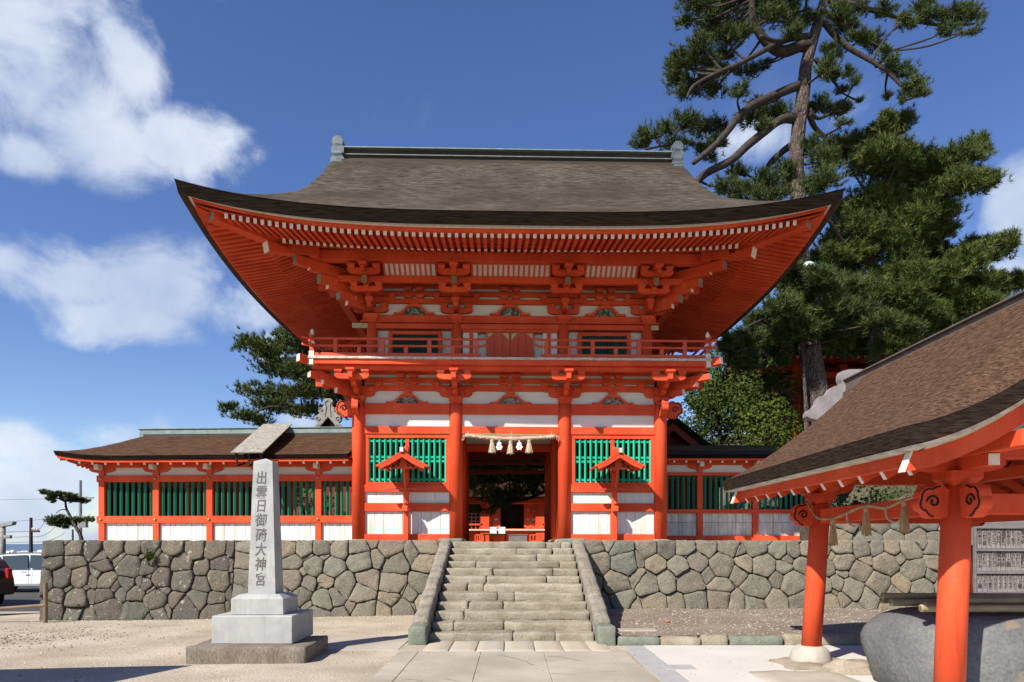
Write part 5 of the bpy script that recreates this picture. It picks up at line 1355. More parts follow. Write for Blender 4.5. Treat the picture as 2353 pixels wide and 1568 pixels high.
for row in range(4):
    z0, z1_ = (.73, 1.13, 1.56, 1.99)[row], (1.07, 1.50, 1.93, 2.35)[row]
    x = bx0 + .04
    while x < bx1 - .1 and n_p < 90:
        w = rnd.uniform(.085, .10)
        o = B('name_plaque', nb_, plaq, x, x + w - .012, -.012, .028, z0, z1_ - rnd.uniform(0, .02), .003)
        if x < .9:
            nm_ = rnd.choice(names)
            h = (z1_ - z0) / (len(nm_) + .6)
            for j, ch in enumerate(nm_): pass
            M = Matrix.Translation((x + w / 2 - .006, -.014, z1_ - .05)) @ Matrix.Rotation(R(90), 4, 'X')
            c = '\n'.join(nm_)
            gm_ = bpy.data.curves.new('g', 'FONT'); gm_.body = c; gm_.size = h * .95; gm_.align_x = 'CENTER'; gm_.space_line = .92; gm_.offset = .002; gm_.resolution_u = 1
            go_ = bpy.data.objects.new('g', gm_); C.objects.link(go_); bpy.context.view_layer.update()
            me = bpy.data.meshes.new_from_object(go_.evaluated_get(bpy.context.evaluated_depsgraph_get())); bpy.data.objects.remove(go_)
            me.transform(Matrix.Translation((0, 0, 0)) @ M @ Matrix.Translation((0, -h * .55, 0))); me.materials.clear(); me.materials.append(ink); me.name = 'name_lettering'
            r_ = bpy.data.objects.new('name_lettering', me); C.objects.link(r_); r_.parent = o
        x += w; n_p += 1
# ================================================================== hall seen through the gate
hall = thing('worship_hall', 'vermilion worship hall with a dark doorway seen through the gate passage', 'shrine hall', (0, 33, 0))
def hp(u, v): p = at(u, v, 33); return p.x, p.z
hx = lambda u: (u - 1176.5) * 33 / FPX
hz = lambda v: HC + (1250 - v) * 33 / FPX
for u in (1114.5, 1240.5, 990, 1365): B('pillar', hall, red, hx(u) - .21, hx(u) + .21, -.2, .2, 1.6, hz(1150) + .6)
B('floor_beam', hall, red, -7, 7, .1, .3, hz(1222), hz(1215)); B('floor_edge', hall, wend, -7, 7, -.3, .1, hz(1220), hz(1217))
B('lower_wall', hall, red, -7, 7, .2, .3, 1.6, hz(1222), 0)
for (a, b) in ((1122, 1147), (1207, 1236)):
    d = B('lattice_door', hall, plaster, hx(a), hx(b), .22, .26, hz(1212), hz(1158), 0)
    for t in (0, .42, 1): B('frame', d, red, hx(a + (b - a) * t) - .06, hx(a + (b - a) * t) + .06, .15, .22, hz(1212), hz(1158))
    for v in (1158, 1169, 1181, 1188, 1203, 1212): B('frame', d, red, hx(a), hx(b), .16, .22, hz(v) - .07, hz(v) + .07)
B('doorway_shade_panel', hall, black, hx(1147), hx(1207), .9, 1.0, hz(1217), hz(1150), 0)  # black panel standing in for the shade inside the doorway
for (a, b) in ((960, 1110), (1246, 1400)):
    B('side_bay', hall, dark, hx(a), hx(b), .3, .36, hz(1215), hz(1150), 0)
    for k in range(16): B('lattice', hall, wend if k % 1 else graywood, hx(a + (b - a) * k / 16), hx(a + (b - a) * k / 16) + .05, .24, .29, hz(1215), hz(1178), 0)
    for k in range(4): B('lattice', hall, graywood, hx(a), hx(b), .2401, .2899, hz(1180 + 9 * k) - .025, hz(1180 + 9 * k) + .025, 0)
    B('side_rail', hall, red, hx(a), hx(b), -.2, -.1, hz(1208), hz(1204))
B('eave_beam', hall, red, -8, 8, -.3, .3, hz(1158), hz(1146)); B('eave_beam', hall, red, -8.5, 8.5, -.75, -.5, hz(1140), hz(1132))
hr = MB().add([(-9, -1.0, hz(1130)), (9, -1.0, hz(1130)), (8, 3, hz(1130) + 2.6), (-8, 3, hz(1130) + 2.6), (-9, -1.0, hz(1130) - .3), (9, -1.0, hz(1130) - .3), (9, 8, hz(1130) - .3), (-9, 8, hz(1130) - .3)],
              [(0, 1, 2, 3), (0, 4, 5, 1), (4, 7, 6, 5)]).build('roof', thatchb, hall)
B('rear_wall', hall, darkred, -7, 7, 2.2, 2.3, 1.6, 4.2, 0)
ob = thing('offering_box', 'dark grey offering box at the foot of the worship hall', 'offering box', (hx(1190) * 31.5 / 33, 31.5, 1.62))
B('box', ob, boardg, -.42, .42, -.2, .3, 0, .42, .01); B('lid', ob, boardg, -.46, .46, -.22, .32, .421, .46)
tb = thing('white_table', 'small table with white boxes left of the offering box', 'table', (hx(1140) * 30 / 33, 30, 1.62))
B('table_top', tb, graywood, -.6, .5, -.25, .25, .42, .46)
for x in (-.5, .4): B('leg', tb, poled, x - .02, x + .02, -.2, -.16, 0, .42); B('leg', tb, poled, x - .02, x + .02, .16, .2, 0, .42)
for x, lab in ((-.12, 'white box standing at the left on the small table'), (.26, 'white box standing at the right on the small table')):
    o = MB().box(-.15, .15, -.12, .12, 0, .30, 0, .01).build('white_box', paper); o.location = (hx(1140) * 30 / 33 + x, 30, 2.085); tag(o, lab, 'box', 'white boxes on the table')
for u0, u1, lab in ((1218, 1248, 'low red railing right of the offering box'), (1092, 1112, 'low red railing at the left inside the passage')):
    rl = thing('red_railing', lab, 'railing', (0, 31, 0)); f = 31 / FPX
    x0, x1 = (u0 - 1176.5) * f, (u1 - 1176.5) * f
    B('rail', rl, red, x0, x1, -.03, .03, 2.02, 2.08); B('rail', rl, red, x0, x1, -.03, .03, 1.75, 1.80)
    for k in range(5): B('post', rl, red, x0 + (x1 - x0) * k / 4 - .03, x0 + (x1 - x0) * k / 4 + .03, -.028, .028, 1.6, 2.05)
# two side halls behind the corridors: gable ends towards the viewer
def side_hall(name, label, u, d, vtop, half, m_roof, orn, base=1.6, slope=.72):
    p = at(u, vtop, d); t = thing(name, label, 'shrine building', (p.x, d, 0)); zt = p.z - (.62 if orn else .1)
    L = 9
    for sx in (-1, 1):
        us = lin(0, half, 10)
        f = lambda k: zt - slope * k + .10 * k * k / half
        MB().grid(lambda k, y: (sx * k, y, f(k)), us, [-.7, 2, 5, L], flip=sx < 0).build('roof', m_roof, t, True)
        MB().grid(lambda k, w: (sx * k, -.7, f(k) - w), us, [0, .24], flip=sx > 0).build('verge_edge', tedge, t)
        MB().grid(lambda k, w: (sx * k, -.62, f(k) - .25 - w), us, [0, .28], flip=sx > 0).build('barge_board', darkred, t)
        MB().grid(lambda w, y: (sx * half, y, f(half) - w), [0, .25], [-.7, L], flip=sx < 0).build('eave_edge', tedge, t)
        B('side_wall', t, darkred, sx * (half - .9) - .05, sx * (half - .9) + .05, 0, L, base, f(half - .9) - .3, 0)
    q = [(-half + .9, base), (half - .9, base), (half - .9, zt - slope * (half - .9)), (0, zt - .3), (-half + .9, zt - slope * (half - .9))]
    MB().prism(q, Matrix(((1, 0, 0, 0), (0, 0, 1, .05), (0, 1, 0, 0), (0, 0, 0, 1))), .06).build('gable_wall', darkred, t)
    if orn:
        q = [(-.08, .72), (.08, .72), (.16, .66), (.13, .5), (.20, .40), (.30, .42), (.33, .30), (.28, .22), (.42, .12), (.44, -.02), (.36, -.10), (.46, -.22), (.36, -.34), (.22, -.16), (.0, .10)]
        q = q + [(-x, z) for x, z in q[-2::-1]][0:-2]
        o = MB().prism(q, Matrix(((1, 0, 0, 0), (0, 0, 1, -.75), (0, 1, 0, zt - .06), (0, 0, 0, 1))), .16).build('ridge_end_ornament', tile, t)
        mb = MB()
        for sx in (-1, 1):
            for (cx_, cz, r) in ((.23, .33, .07), (.33, .02, .09), (.30, -.22, .06)): mb.tube([(sx * a, -.84, zt - .06 + b) for a, b in scroll(cx_, cz, r, 1.2, 1, 14)], .018, 5)
            mb.tube([(sx * .10, -.84, zt + .05), (sx * .06, -.84, zt + .35), (sx * .1, -.84, zt + .52), (sx * .0, -.84, zt + .6)], .018, 5)
        mb.build('scroll_relief', tile, o)
    return t
side_hall('side_hall', 'hall with an ornate grey ridge-end tile peeping over the left corridor roof', 768, 24, 930, 2.2, thatchb, True, slope=.85)
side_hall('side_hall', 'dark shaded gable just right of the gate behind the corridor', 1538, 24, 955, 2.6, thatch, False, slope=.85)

# upper shrine on the hill behind the big pine
us = thing('upper_shrine', 'dark red upper shrine half hidden behind the big pine trunk on the slope', 'shrine building', (16.4, 33, 0), R(-4))
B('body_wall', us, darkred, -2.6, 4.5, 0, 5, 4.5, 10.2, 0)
for x in (-2.6, -.4, 1.8, 4.3):
    B('pillar', us, red, x - .16, x + .16, -.16, .16, 4.5, 10.3)
for z in (9.8, 9.2, 8.0): B('wall_beam', us, red, -2.7, 4.6, -.1, .1, z - .14, z + .14)
for x in np.arange(-4.4, 6.2, .3):
    MB().beam((x, .3, 10.5), (x, -2.0, 10.15 + .02 * abs(x) ** 1.5 * .4), .09, .12, 0, 0, capx=1).build('rafter', [red, wend], us)
def usz(x, y):
    s = min(y + 2.6, 7.6 - y); t = min(x + 5.2, 7.2 - x)
    return 10.35 + .55 * min(s, t * 1.0 if t < 1.8 else 9) + .05 * min(s, 9) ** 2 * .5 + .35 * (abs(x - 1) / 6.2) ** 4
ur = MB().grid(lambda x, y: (x, y, usz(x, y)), lin(-5.2, 7.2, 40), lin(-2.6, 7.6, 24)).build('roof', thatchb, us, True)
MB().grid(lambda x, w: (x, -2.6 + w * .1, usz(x, -2.6) - w), lin(-5.2, 7.2, 40), [0, .3], flip=True).build('eave_edge', tedge, ur)
MB().grid(lambda y, w: (-5.2 + w * .1, y, usz(-5.2, y) - w), lin(-2.6, 7.6, 10), [0, .3]).build('eave_edge', tedge, ur)
MB().grid(lambda x, y: (x, y, 10.3 + .12 * (y + 2.6) * .6), lin(-5.0, 7.0, 10), [-2.4, 0, 3], flip=True).build('soffit', red, ur)
B('ridge', ur, ridgew, -2.6, 4.6, 2.2, 2.8, 13.4, 14.0)

# ================================================================== far left: cars, poles, torii, small things
def car(name, label, loc, rz, L, Wd, H, prof, glassp, body, tail=None, hand=True):
    t = thing(name, label, 'car', loc, rz)
    # prof: side outline (x along length, z); body is extruded with tumblehome
    def shell(prof, hw, inset, m, nm, par):
        mb = MB(); n = len(prof); rows = []
        for k, (s, wv) in enumerate(((-1, 0), (-1, 1), (1, 1), (1, 0))): pass
        vs = []; fs = []
        cols = [(-hw * .93, .97), (-hw * .99, 1.0), (-hw * .7, 1.0), (0, 1.0), (hw * .7, 1.0), (hw * .99, 1.0), (hw * .93, .97)]
        zm = .72 * H; sm_ = prof
        xm = sum(p[0] for p in sm_) / n
        for (yy, sc) in cols:
            for (x, z) in sm_:
                tum = 1 - .20 * max(0, (z - H * .55) / H)
                vs.append((xm + (x - xm) * (sc if abs(yy) > hw * .9 else 1.0), yy * tum, z * 1.0))
        for c in range(len(cols) - 1):
            for k in range(n): fs.append((c * n + k, c * n + (k + 1) % n, (c + 1) * n + (k + 1) % n, (c + 1) * n + k))
        fs.append(tuple(range(n - 1, -1, -1))); fs.append(tuple((len(cols) - 1) * n + k for k in range(n)))
        cen = Vector((xm, 0, H * .5)); mb.add(vs, fs, 0)
        return mb.build(nm, m, par, False)
    bd = shell(smoothpoly(prof, 2), Wd / 2, 0, body, 'body', t)
    for sy in (-1, 1):
        for gp_ in glassp:
            vs = []
            for (x, z) in gp_:
                tum = 1 - .20 * max(0, (z - H * .55) / H); vs.append((x, sy * (Wd / 2 * .99 * tum + .004), z))
            fs = [tuple(range(len(vs)))] if sy < 0 else [tuple(range(len(vs) - 1, -1, -1))]
            vs2 = [(x, y - sy * .03, z) for x, y, z in vs]; n = len(vs)
            MB().add(vs + vs2, fs + [(k, n + k, n + (k + 1) % n, (k + 1) % n) for k in range(n)]).build('side_window', glass, bd)
    for x in (-L * .32, L * .30):
        for sy in (-1, 1):
            w = MB().tube([(x, sy * (Wd / 2 - .20), .31), (x, sy * (Wd / 2 - .19), .31), (x, sy * (Wd / 2 - .005), .31), (x, sy * (Wd / 2 + .01), .31)], [.29, .315, .315, .29], 24).build('wheel', tyre, t)
            MB().tube([(x, sy * (Wd / 2 + .0), .31), (x, sy * (Wd / 2 + .018), .31)], [.20, .17], 12).build('rim', rim, w)
    return t, bd
H = 1.60
pf = [(-2.3, .32), (-2.36, .55), (-2.3, .95), (-2.05, 1.05), (-1.15, 1.48), (-.4, 1.585), (.9, 1.60), (1.8, 1.56), (2.15, 1.40), (2.30, .98), (2.34, .5), (2.25, .32)]
van, vb = car('parked_minivan', 'silver-white minivan parked side-on beyond the end of the left wall', (-18.6, 26.5, -.27), 0, 4.6, 1.72, H, pf,
          [[(-1.42, .98), (-.86, 1.40), (-.70, 1.45), (-.55, 1.0)], [(-.48, 1.0), (-.60, 1.46), (.35, 1.50), (.40, 1.0)], [(.48, 1.0), (.46, 1.50), (1.25, 1.48), (1.32, 1.0)], [(1.40, 1.0), (1.34, 1.47), (1.80, 1.40), (2.02, 1.05)]], carw)
for x in (-.42, .44, 1.36): MB().tube([(x, -.872, .40), (x + .01, -.874, .98)], .006, 4).build('door_seam', black, vb)
for x in (.27, 1.18): MB().beam((x - .09, -.89, .86), (x + .09, -.89, .86), .03, .04, 0, .01).build('door_handle', rim, vb)
B('sill_trim', vb, rim, -1.6, 1.5, -.875, -.86, .34, .42)
for sx in (-1, 1): B('lamp', vb, lampr if sx > 0 else rim, sx * 2.24 - .08, sx * 2.24 + .08, -.80, -.55, .75, .95, .03)
H2 = 1.50
pf2 = [(-2.2, .30), (-2.25, .55), (-2.2, .85), (-1.2, 1.0), (-.6, 1.42), (.3, 1.50), (1.6, 1.44), (1.95, 1.15), (2.10, .85), (2.14, .45), (2.05, .30)]
wag, wb = car('parked_wagon', 'dark maroon wagon with a yellow plate at the left edge, seen from its tail', (-16.85, 20.2, -.18), R(-26), 4.3, 1.66, H2, pf2,
          [[(-1.05, 1.0), (-.55, 1.36), (.1, 1.42), (.12, 1.0)], [(.2, 1.0), (.18, 1.42), (.95, 1.42), (1.0, 1.0)], [(1.08, 1.0), (1.04, 1.41), (1.5, 1.36), (1.72, 1.05)]], card)
MB().add([(1.70, -.56, 1.36), (1.70, .56, 1.36), (2.02, .64, 1.05), (2.02, -.64, 1.05), (1.62, -.56, 1.30), (1.62, .56, 1.30), (1.95, .64, 1.0), (1.95, -.64, 1.0)], [(0, 3, 2, 1), (4, 5, 6, 7), (0, 4, 7, 3), (1, 2, 6, 5)]).build('rear_window', glass, wb)
for sy in (-1, 1): B('tail_light', wb, lampr, 1.98, 2.13, sy * .70 - .08, sy * .70 + .08, .80, 1.12, .03)
B('number_plate', wb, plate, 2.125, 2.15, -.17, .17, .62, .78); B('rear_bumper', wb, card, 2.02, 2.17, -.76, .76, .36, .55, .04)

def upole(u, d, vtop, r, m, label, arms, zb=-.3):
    p = at(u, vtop, d); t = thing('utility_pole', label, 'utility pole', (p.x, d, 0))
    MB().tube([(0, 0, zb), (0, 0, p.z)], [r, r * .7], 10).build('pole', m, t)
    for (dz, l, off) in arms:
        B('crossarm', t, m, off - l, off + l, -.08, .08, p.z - dz - .06, p.z - dz + .06)
        for k in (-.8, -.2, .5): MB().lathe([(.04, p.z - dz + .06), (.07, p.z - dz + .14), (.03, p.z - dz + .26)], (off + k * l, 0), 8).build('insulator', wend, t)
    return p
p1 = upole(184.5, 62, 1104, .17, pole, 'tall pale utility pole with crossarms behind the little pine', [(1.6, 1.3, -.1), (3.3, .9, .3), (7.2, 1.0, 0)])
B('equipment_box', bpy.data.objects['utility_pole'], pole, .1, .6, -.2, .2, p1.z - 4.3, p1.z - 3.6)
p2 = upole(71, 45, 1190, .13, poled, 'dark utility pole standing clear against the sky near the left edge', [(.9, .25, .3)])
p3 = upole(167, 70, 1217, .12, poled, 'short far pole beside the little pine trunk', [])
def wire(a, b, sag, name, lab):
    a, b = Vector(a), Vector(b); P = []
    for k in range(17):
        t = k / 16; P.append(a.lerp(b, t) - Vector((0, 0, sag * 4 * t * (1 - t))))
    o = MB().tube(P, .018, 4).build(name, poled); tag(o, lab, 'overhead wire', 'overhead wires')
for k, (dz, x2, z2, lab) in enumerate(((1.55, -75, p1.z - 1.0, 'topmost overhead wire running left from the tall pole'), (3.3, -75, p1.z - 4.0, 'second overhead wire left of the tall pole'))):
    wire((p1.x, 62, p1.z - dz), (x2, 64, z2), .5, 'overhead_wire', lab)
wire((p1.x, 62, p1.z - 3.3), (-20, 58, p1.z - 4.2), .3, 'overhead_wire', 'overhead wire running right from the tall pole to the corridor')
for k, lab in enumerate(('upper wire left of the dark pole', 'middle wire left of the dark pole', 'lower wire left of the dark pole')):
    wire((p2.x, 45, p2.z - .9 - .35 * k), (-60, 47, p2.z - .8 - .45 * k), .25, 'overhead_wire', lab)
    wire((p2.x, 45, p2.z - .9 - .35 * k), (p1.x - 6 + k, 66, p2.z + .4 - .5 * k), .3, 'overhead_wire', lab.replace('left of', 'right of'))
tr = thing('stone_torii', 'grey stone torii cut off by the left edge of the view', 'torii', (at(-42, 1250, 48).x, 48, 0))
hw_ = 1.45
for sx in (-1, 1): MB().lathe([(.22, -.5), (.19, 2.9)], (sx * hw_, 0), 16).build('pillar', torii, tr, True)
q = [(-2.25, 3.10), (-1.2, 2.90), (0, 2.86), (1.2, 2.90), (2.25, 3.10), (2.32, 3.32), (1.2, 3.14), (0, 3.10), (-1.2, 3.14), (-2.32, 3.32)]
MB().prism(q, Matrix(((1, 0, 0, 0), (0, 0, 1, 0), (0, 1, 0, -.12), (0, 0, 0, 1))), .42).build('top_lintel', torii, tr)
B('tie_beam', tr, torii, -2.05, 2.05, -.12, .12, 2.02, 2.25)
# railing post, drain pipe, breakwater, far shore
rp_ = thing('rusty_rail', 'low rusty pipe rail ending at a post before the left wall corner', 'pipe rail', (-10.42, 15.25, 0))
MB().tube([(0, 0, -.2), (0, 0, .78)], .045, 10).build('post', rust, rp_)
MB().tube([(0, -.02, .28), (-1.4, -.05, .18), (-4, -.2, .06)], .035, 8).build('rail', rust, rp_)
dp = MB().tube([(-5.96, 15.62, -.15), (-5.96, 15.62, 1.70)], .032, 8).build('drain_pipe', pipe); tag(dp, 'thin grey-green upright pipe on the wall behind the monument', 'pipe')
def blocks():
    rg = random.Random(8); t = thing('breakwater', 'pale breakwater of jumbled concrete blocks along the sea at the far left', 'breakwater', (0, 0, 0)); mb = MB()
    for _ in range(200):
        x = rg.uniform(-190, -95); y = 150 + rg.uniform(-3, 3); s = rg.uniform(.4, 1.0)
        mb.obox(Matrix.Translation((x, y, -.9 + rg.uniform(-.5, .5))) @ Matrix.Rotation(rg.uniform(0, 3), 4, 'Z') @ Matrix.Rotation(rg.uniform(0, 1), 4, 'X'), s, s, s * .5)
    tag(mb.build('concrete_blocks', concw, t), kind='stuff')
    MB().box(-200, -90, 146, 156, -3, -1.0).build('block_bank', concg, t)
blocks()

# ================================================================== trees
def np_mesh(name, V, F, m, parent):
    me = bpy.data.meshes.new(name); nv, nf = len(V), len(F)
    me.vertices.add(nv); me.vertices.foreach_set('co', V.astype(np.float32).ravel())
    k = F.shape[1]
    me.loops.add(nf * k); me.loops.foreach_set('vertex_index', F.astype(np.int32).ravel())
    me.polygons.add(nf); me.polygons.foreach_set('loop_start', np.arange(0, nf * k, k, dtype=np.int32)); me.polygons.foreach_set('loop_total', np.full(nf, k, dtype=np.int32))
    me.materials.append(m); me.update(calc_edges=True); me.validate()
    o = bpy.data.objects.new(name, me); C.objects.link(o)
    if parent: o.parent = parent
    return o
def tufts(centers, axes, rng, k=15, ln=.19, wd=.011, spread=.95):
    """needle brushes: k thin blades fanning from each twig tip"""
    N = len(centers); c = np.repeat(centers, k, 0); a = np.repeat(axes, k, 0)
    r = rng.normal(size=(N * k, 3)); r -= a * (r * a).sum(1, keepdims=True); r /= np.linalg.norm(r, axis=1, keepdims=True) + 1e-9
    th = rng.uniform(.15, spread, size=(N * k, 1)) * 1.25
    d = a * np.cos(th) + r * np.sin(th)
    l = ln * rng.uniform(.7, 1.15, size=(N * k, 1))
    s = np.cross(d, rng.normal(size=(N * k, 3))); s /= np.linalg.norm(s, axis=1, keepdims=True) + 1e-9
    b0 = c + a * rng.uniform(-.10, .06, size=(N * k, 1))
    V = np.stack([b0 - s * wd, b0 + s * wd, b0 + d * l], 1).reshape(-1, 3)
    F = np.arange(len(V)).reshape(-1, 3); return V, F
def trunk_tube(mb, pts, rad, n=12, k=5):
    P = smooth_path(pts, k); Rr = interp(rad, k)
    Q = []
    for i, p in enumerate(P):
        w = .10 * Rr[i]; Q.append(p + Vector((noise.noise(p * .9), noise.noise(p * .9 + Vector((7, 0, 0))), 0)) * w * 2)
    mb.tube(Q, Rr, n)
def pine(name, label, d, trunk, limbs, clusters, seed, m=needle, dens=1.0, ln=.20, wd=.0105, depthf=.9, spread_d=1.6, kb=16, group=None):
    """trunk, limbs and foliage pads; every point measured on the photograph and set at this tree's own distance"""
    rng = np.random.default_rng(seed); rg = random.Random(seed); f = d / FPX
    base = at(trunk[0][0], trunk[0][1], d)
    root = thing(name, label, 'pine tree', (base.x, d, 0), 0, group); off = Vector((base.x, d, 0))
    T = [at(u, v, d) - off for u, v, r in trunk]
    mb = MB(); trunk_tube(mb, T, [r * f for u, v, r in trunk], 14, 5); mb.build('trunk', bark, root, True)
    skel = [(p, r * f) for p, (u, v, r) in zip(smooth_path(T, 4)[::1], [trunk[min(len(trunk) - 1, i // 4)] for i in range(len(T) * 4)])]
    for L in limbs:
        dd = L[0]; P = [at(u, v, d + dd * i / max(1, len(L) - 2)) - off for i, (u, v, r) in enumerate(L[1:])]
        mb = MB(); trunk_tube(mb, P, [r * f * .82 for u, v, r in L[1:]], 9, 4); mb.build('limb', barks, root, True)
        for p, (u, v, r) in zip(smooth_path(P, 4), [L[1 + min(len(L) - 2, i // 4)] for i in range(len(P) * 4)]): skel.append((p, r * f))
    cs, ax, tw = [], [], MB()
    for (u, v, ru, rv) in clusters:
        dz = rg.uniform(-spread_d, spread_d); c = at(u, v, d + dz) - off; rx, rz2 = ru * f, rv * f; ry = (rx + rz2) / 2 * depthf
        n = int(max(8, dens * ru * rv * .24))
        # nearest point of the skeleton that is not above the pad
        q, qr = min(skel, key=lambda s: (s[0] - c).length + .4 * max(0, s[0].z - c.z))
        mid = q.lerp(c, .55) + Vector((rg.uniform(-.2, .2), rg.uniform(-.2, .2), -.12 * (c - q).length * .5))
        tw.tube(smooth_path([q, mid, c], 4), interp([min(qr * .6, .045 + .02 * rx), .035, .018], 4), 5)
        nb = max(3, int(n / 9)); hubs = []
        for _ in range(nb):
            while True:
                p = Vector((rg.uniform(-1, 1), rg.uniform(-1, 1), rg.uniform(-1, 1)))
                if .2 < p.length < 1: break
            p.z = p.z * .8 + .12
            h = c + Vector((p.x * rx, p.y * ry, p.z * rz2)); hubs.append((h, p))
            tw.tube([c.lerp(q, .25), c.lerp(h, .5) + Vector((0, 0, -.05)), h], [.018, .013, .007], 4)
        for _ in range(n):
            h, p = rg.choice(hubs)
            o = Vector((rg.gauss(0, 1) * rx, rg.gauss(0, 1) * ry, rg.gauss(0, .8) * rz2)) * .33
            t = h + o; out = Vector((t.x - c.x, t.y - c.y, (t.z - c.z) * .6)); out = out.normalized() if out.length > 1e-4 else Vector((0, 0, 1))
            a = (out * .7 + Vector((0, 0, .75)) + Vector((rg.gauss(0, .25), rg.gauss(0, .25), rg.gauss(0, .2)))).normalized()
            cs.append(t[:]); ax.append(a[:])
    tw.build('twig_sprays', barks, root, True)
    V, F = tufts(np.array(cs), np.array(ax), rng, kb, ln, wd)
    np_mesh('crown', V, F, m, root)
    return root
Z2 = lambda a, b, rx, ry: (1424.6 + .3945 * a, .3945 * b, rx * .3945, ry * .3945)
Z3 = lambda a, b, rx, ry: (1562.5 + .3869 * a, 367.6 + .3869 * b, rx * .3869, ry * .3869)
Zl = lambda pts: [pts[0]] + [(1424.6 + .3945 * a, .3945 * b, r) for a, b, r in pts[1:]]
cA = [(420,20,70,60),(380,130,45,40),(520,40,90,50),(560,130,90,50),(640,40,90,60),(700,130,80,50),(520,220,70,50),(620,230,80,45),(720,210,70,40),(460,260,60,50),(400,360,90,50),(330,380,50,50),(480,350,80,40),(600,340,70,40),(330,470,60,60),(400,540,60,40),(470,480,80,50),(580,430,70,40),(570,540,50,40),(700,530,50,35),(740,420,60,40),(820,390,50,25),(880,90,80,60),(960,60,80,60),(1060,130,80,40),(1000,180,60,40),
 (800,30,80,40),(700,-40,120,60),(500,-60,120,60),(900,-80,140,80),(1100,-100,120,80),(1300,-80,120,60),
 (1290,90,70,50),(1380,60,60,40),(1340,140,70,40),(1400,220,70,40),(1480,250,60,40),(1540,290,40,20),(1230,300,60,40),(1200,400,60,50),(1290,440,60,30),(1370,480,40,20),(1300,520,40,20),
 (1550,60,60,40),(1640,120,40,30),(1740,50,70,40),(1820,80,60,50),(1700,140,60,30),(1940,90,70,50),(2030,90,80,50),(1930,170,60,30),(2060,170,40,25),
 (1560,370,50,40),(1640,420,60,50),(1720,480,60,40),(1680,550,60,40),(1760,540,40,25),(1560,570,25,25),(1630,590,20,20),
 (1170,620,60,50),(1250,650,70,30),(1340,620,60,25),(1390,590,25,15),(1290,720,40,20),
 (110,840,60,30),(180,790,60,40),(280,760,70,40),(380,720,70,50),(480,750,80,40),(580,740,60,45),(330,850,80,25),(540,830,60,40),(520,900,60,40),
 (800,620,50,50),(760,700,60,40),(870,680,80,50),(950,650,60,30),(830,740,50,30),
 (620,1090,60,50),(700,1010,60,40),(720,1120,80,50),(850,1060,90,50),(850,1150,100,40),(950,1000,60,50),(980,1100,90,50),(1090,1100,80,50),(1130,860,60,60),(1200,930,90,60),(1180,1060,90,60)]
lA = [Zl([-2, (1050,495,13), (960,530,12), (850,575,11), (760,620,10), (690,680,10), (640,750,9), (560,840,8), (480,910,7), (430,950,6)]),
      Zl([-1.5, (1020,690,15), (960,690,12), (900,720,11), (840,770,11), (740,850,11), (640,940,10), (500,1010,10), (430,1080,9)]),
      Zl([1, (1010,840,11), (950,880,9), (880,950,9), (830,1030,8), (790,1100,7)]),
      Zl([-1, (1110,270,17), (1050,270,15), (970,300,15), (900,290,14), (830,220,12), (780,130,10), (770,40,9), (775,-40,8)]),
      Zl([-2, (1130,215,10), (1040,215,9), (950,240,8), (850,290,7), (700,370,6), (560,430,5), (430,500,4), (390,570,3)]),
      Zl([1.5, (1230,20,10), (1330,25,9), (1450,55,7), (1600,95,6), (1760,130,5), (1900,150,4), (2060,140,3)]),
      Zl([-1, (1190,130,9), (1260,220,8), (1350,290,7), (1470,360,6), (1560,420,5), (1640,500,4), (1740,560,3)]),
      Zl([1, (1180,60,7), (1290,140,6), (1380,200,5), (1500,270,4), (1560,300,3)]),
      Zl([.5, (1140,340,7), (1190,420,5), (1250,480,4), (1290,540,3)]),
      Zl([.5, (1100,640,7), (1150,690,5), (1240,660,4), (1330,640,3)]),
      Zl([1, (1100,660,9), (1140,750,7), (1240,830,6), (1360,870,5)]),
      Zl([-1.5, (1100,60,8), (1000,190,7), (920,240,6), (820,210,4)]),
      Zl([-1, (560,840,6), (480,845,5), (380,830,4), (250,850,3), (150,870,3)])]
pine('pine_tree', 'tall leaning pine with bare crooked limbs towering behind the right side of the gate roof', 24.0,
     [(1896, 1225, 34), (1885, 965, 28), (1868, 850, 25), (1850, 740, 23), (1838, 600, 20), (1832, 440, 17), (1832, 320, 16), (1842, 240, 15.5), (1852, 160, 14), (1868, 90, 12.5), (1886, 30, 11), (1905, -40, 9), (1915, -140, 6)],
     lA, [Z2(*c) for c in cA], 11, needled, 1.0)
cB = [(1290,880,80,60),(1400,850,80,60),(1500,800,50,60),(1560,720,40,50),(1600,750,60,50),(1660,710,40,40),(1520,900,100,60),(1640,900,80,50),(1740,930,80,60),(1450,980,100,60),(1600,1000,110,60),(1780,1010,100,60),(1900,950,80,60),(2000,920,80,70),(2080,860,50,60),(2100,1050,80,50),(2000,1080,90,60),(2150,1060,50,40),(1900,1100,90,60),(1800,1170,90,60),(1650,1150,110,60),(1500,1150,100,60),(1400,1230,80,50)]
cB3 = [(1000,330,90,80),(1150,300,100,70),(1300,350,100,70),(1100,430,110,70),(950,470,90,60),(1280,480,110,70),(1430,430,90,70),(1570,420,60,40),(1480,560,90,60),(1650,550,80,40),(1780,510,60,50),(1900,520,70,60),(1970,480,30,40),(1830,580,60,30),
 (900,580,90,50),(1050,560,80,60),(1330,600,90,60),(1230,700,90,50),(1400,700,100,60),(1560,700,90,60),(1680,740,80,60),(1800,720,80,50),(1930,730,70,40),(2030,720,40,60),(1500,800,110,60),(1700,830,100,50),(1850,790,90,40),(1600,900,110,50),(1450,920,100,60),(1300,820,100,60)]
_r = random.Random(77)
cBx = [(_r.uniform(1900, 2300), _r.uniform(500, 800), 34, 24) for _ in range(34)] + [(_r.uniform(1930, 2180), _r.uniform(400, 520), 32, 20) for _ in range(10)]
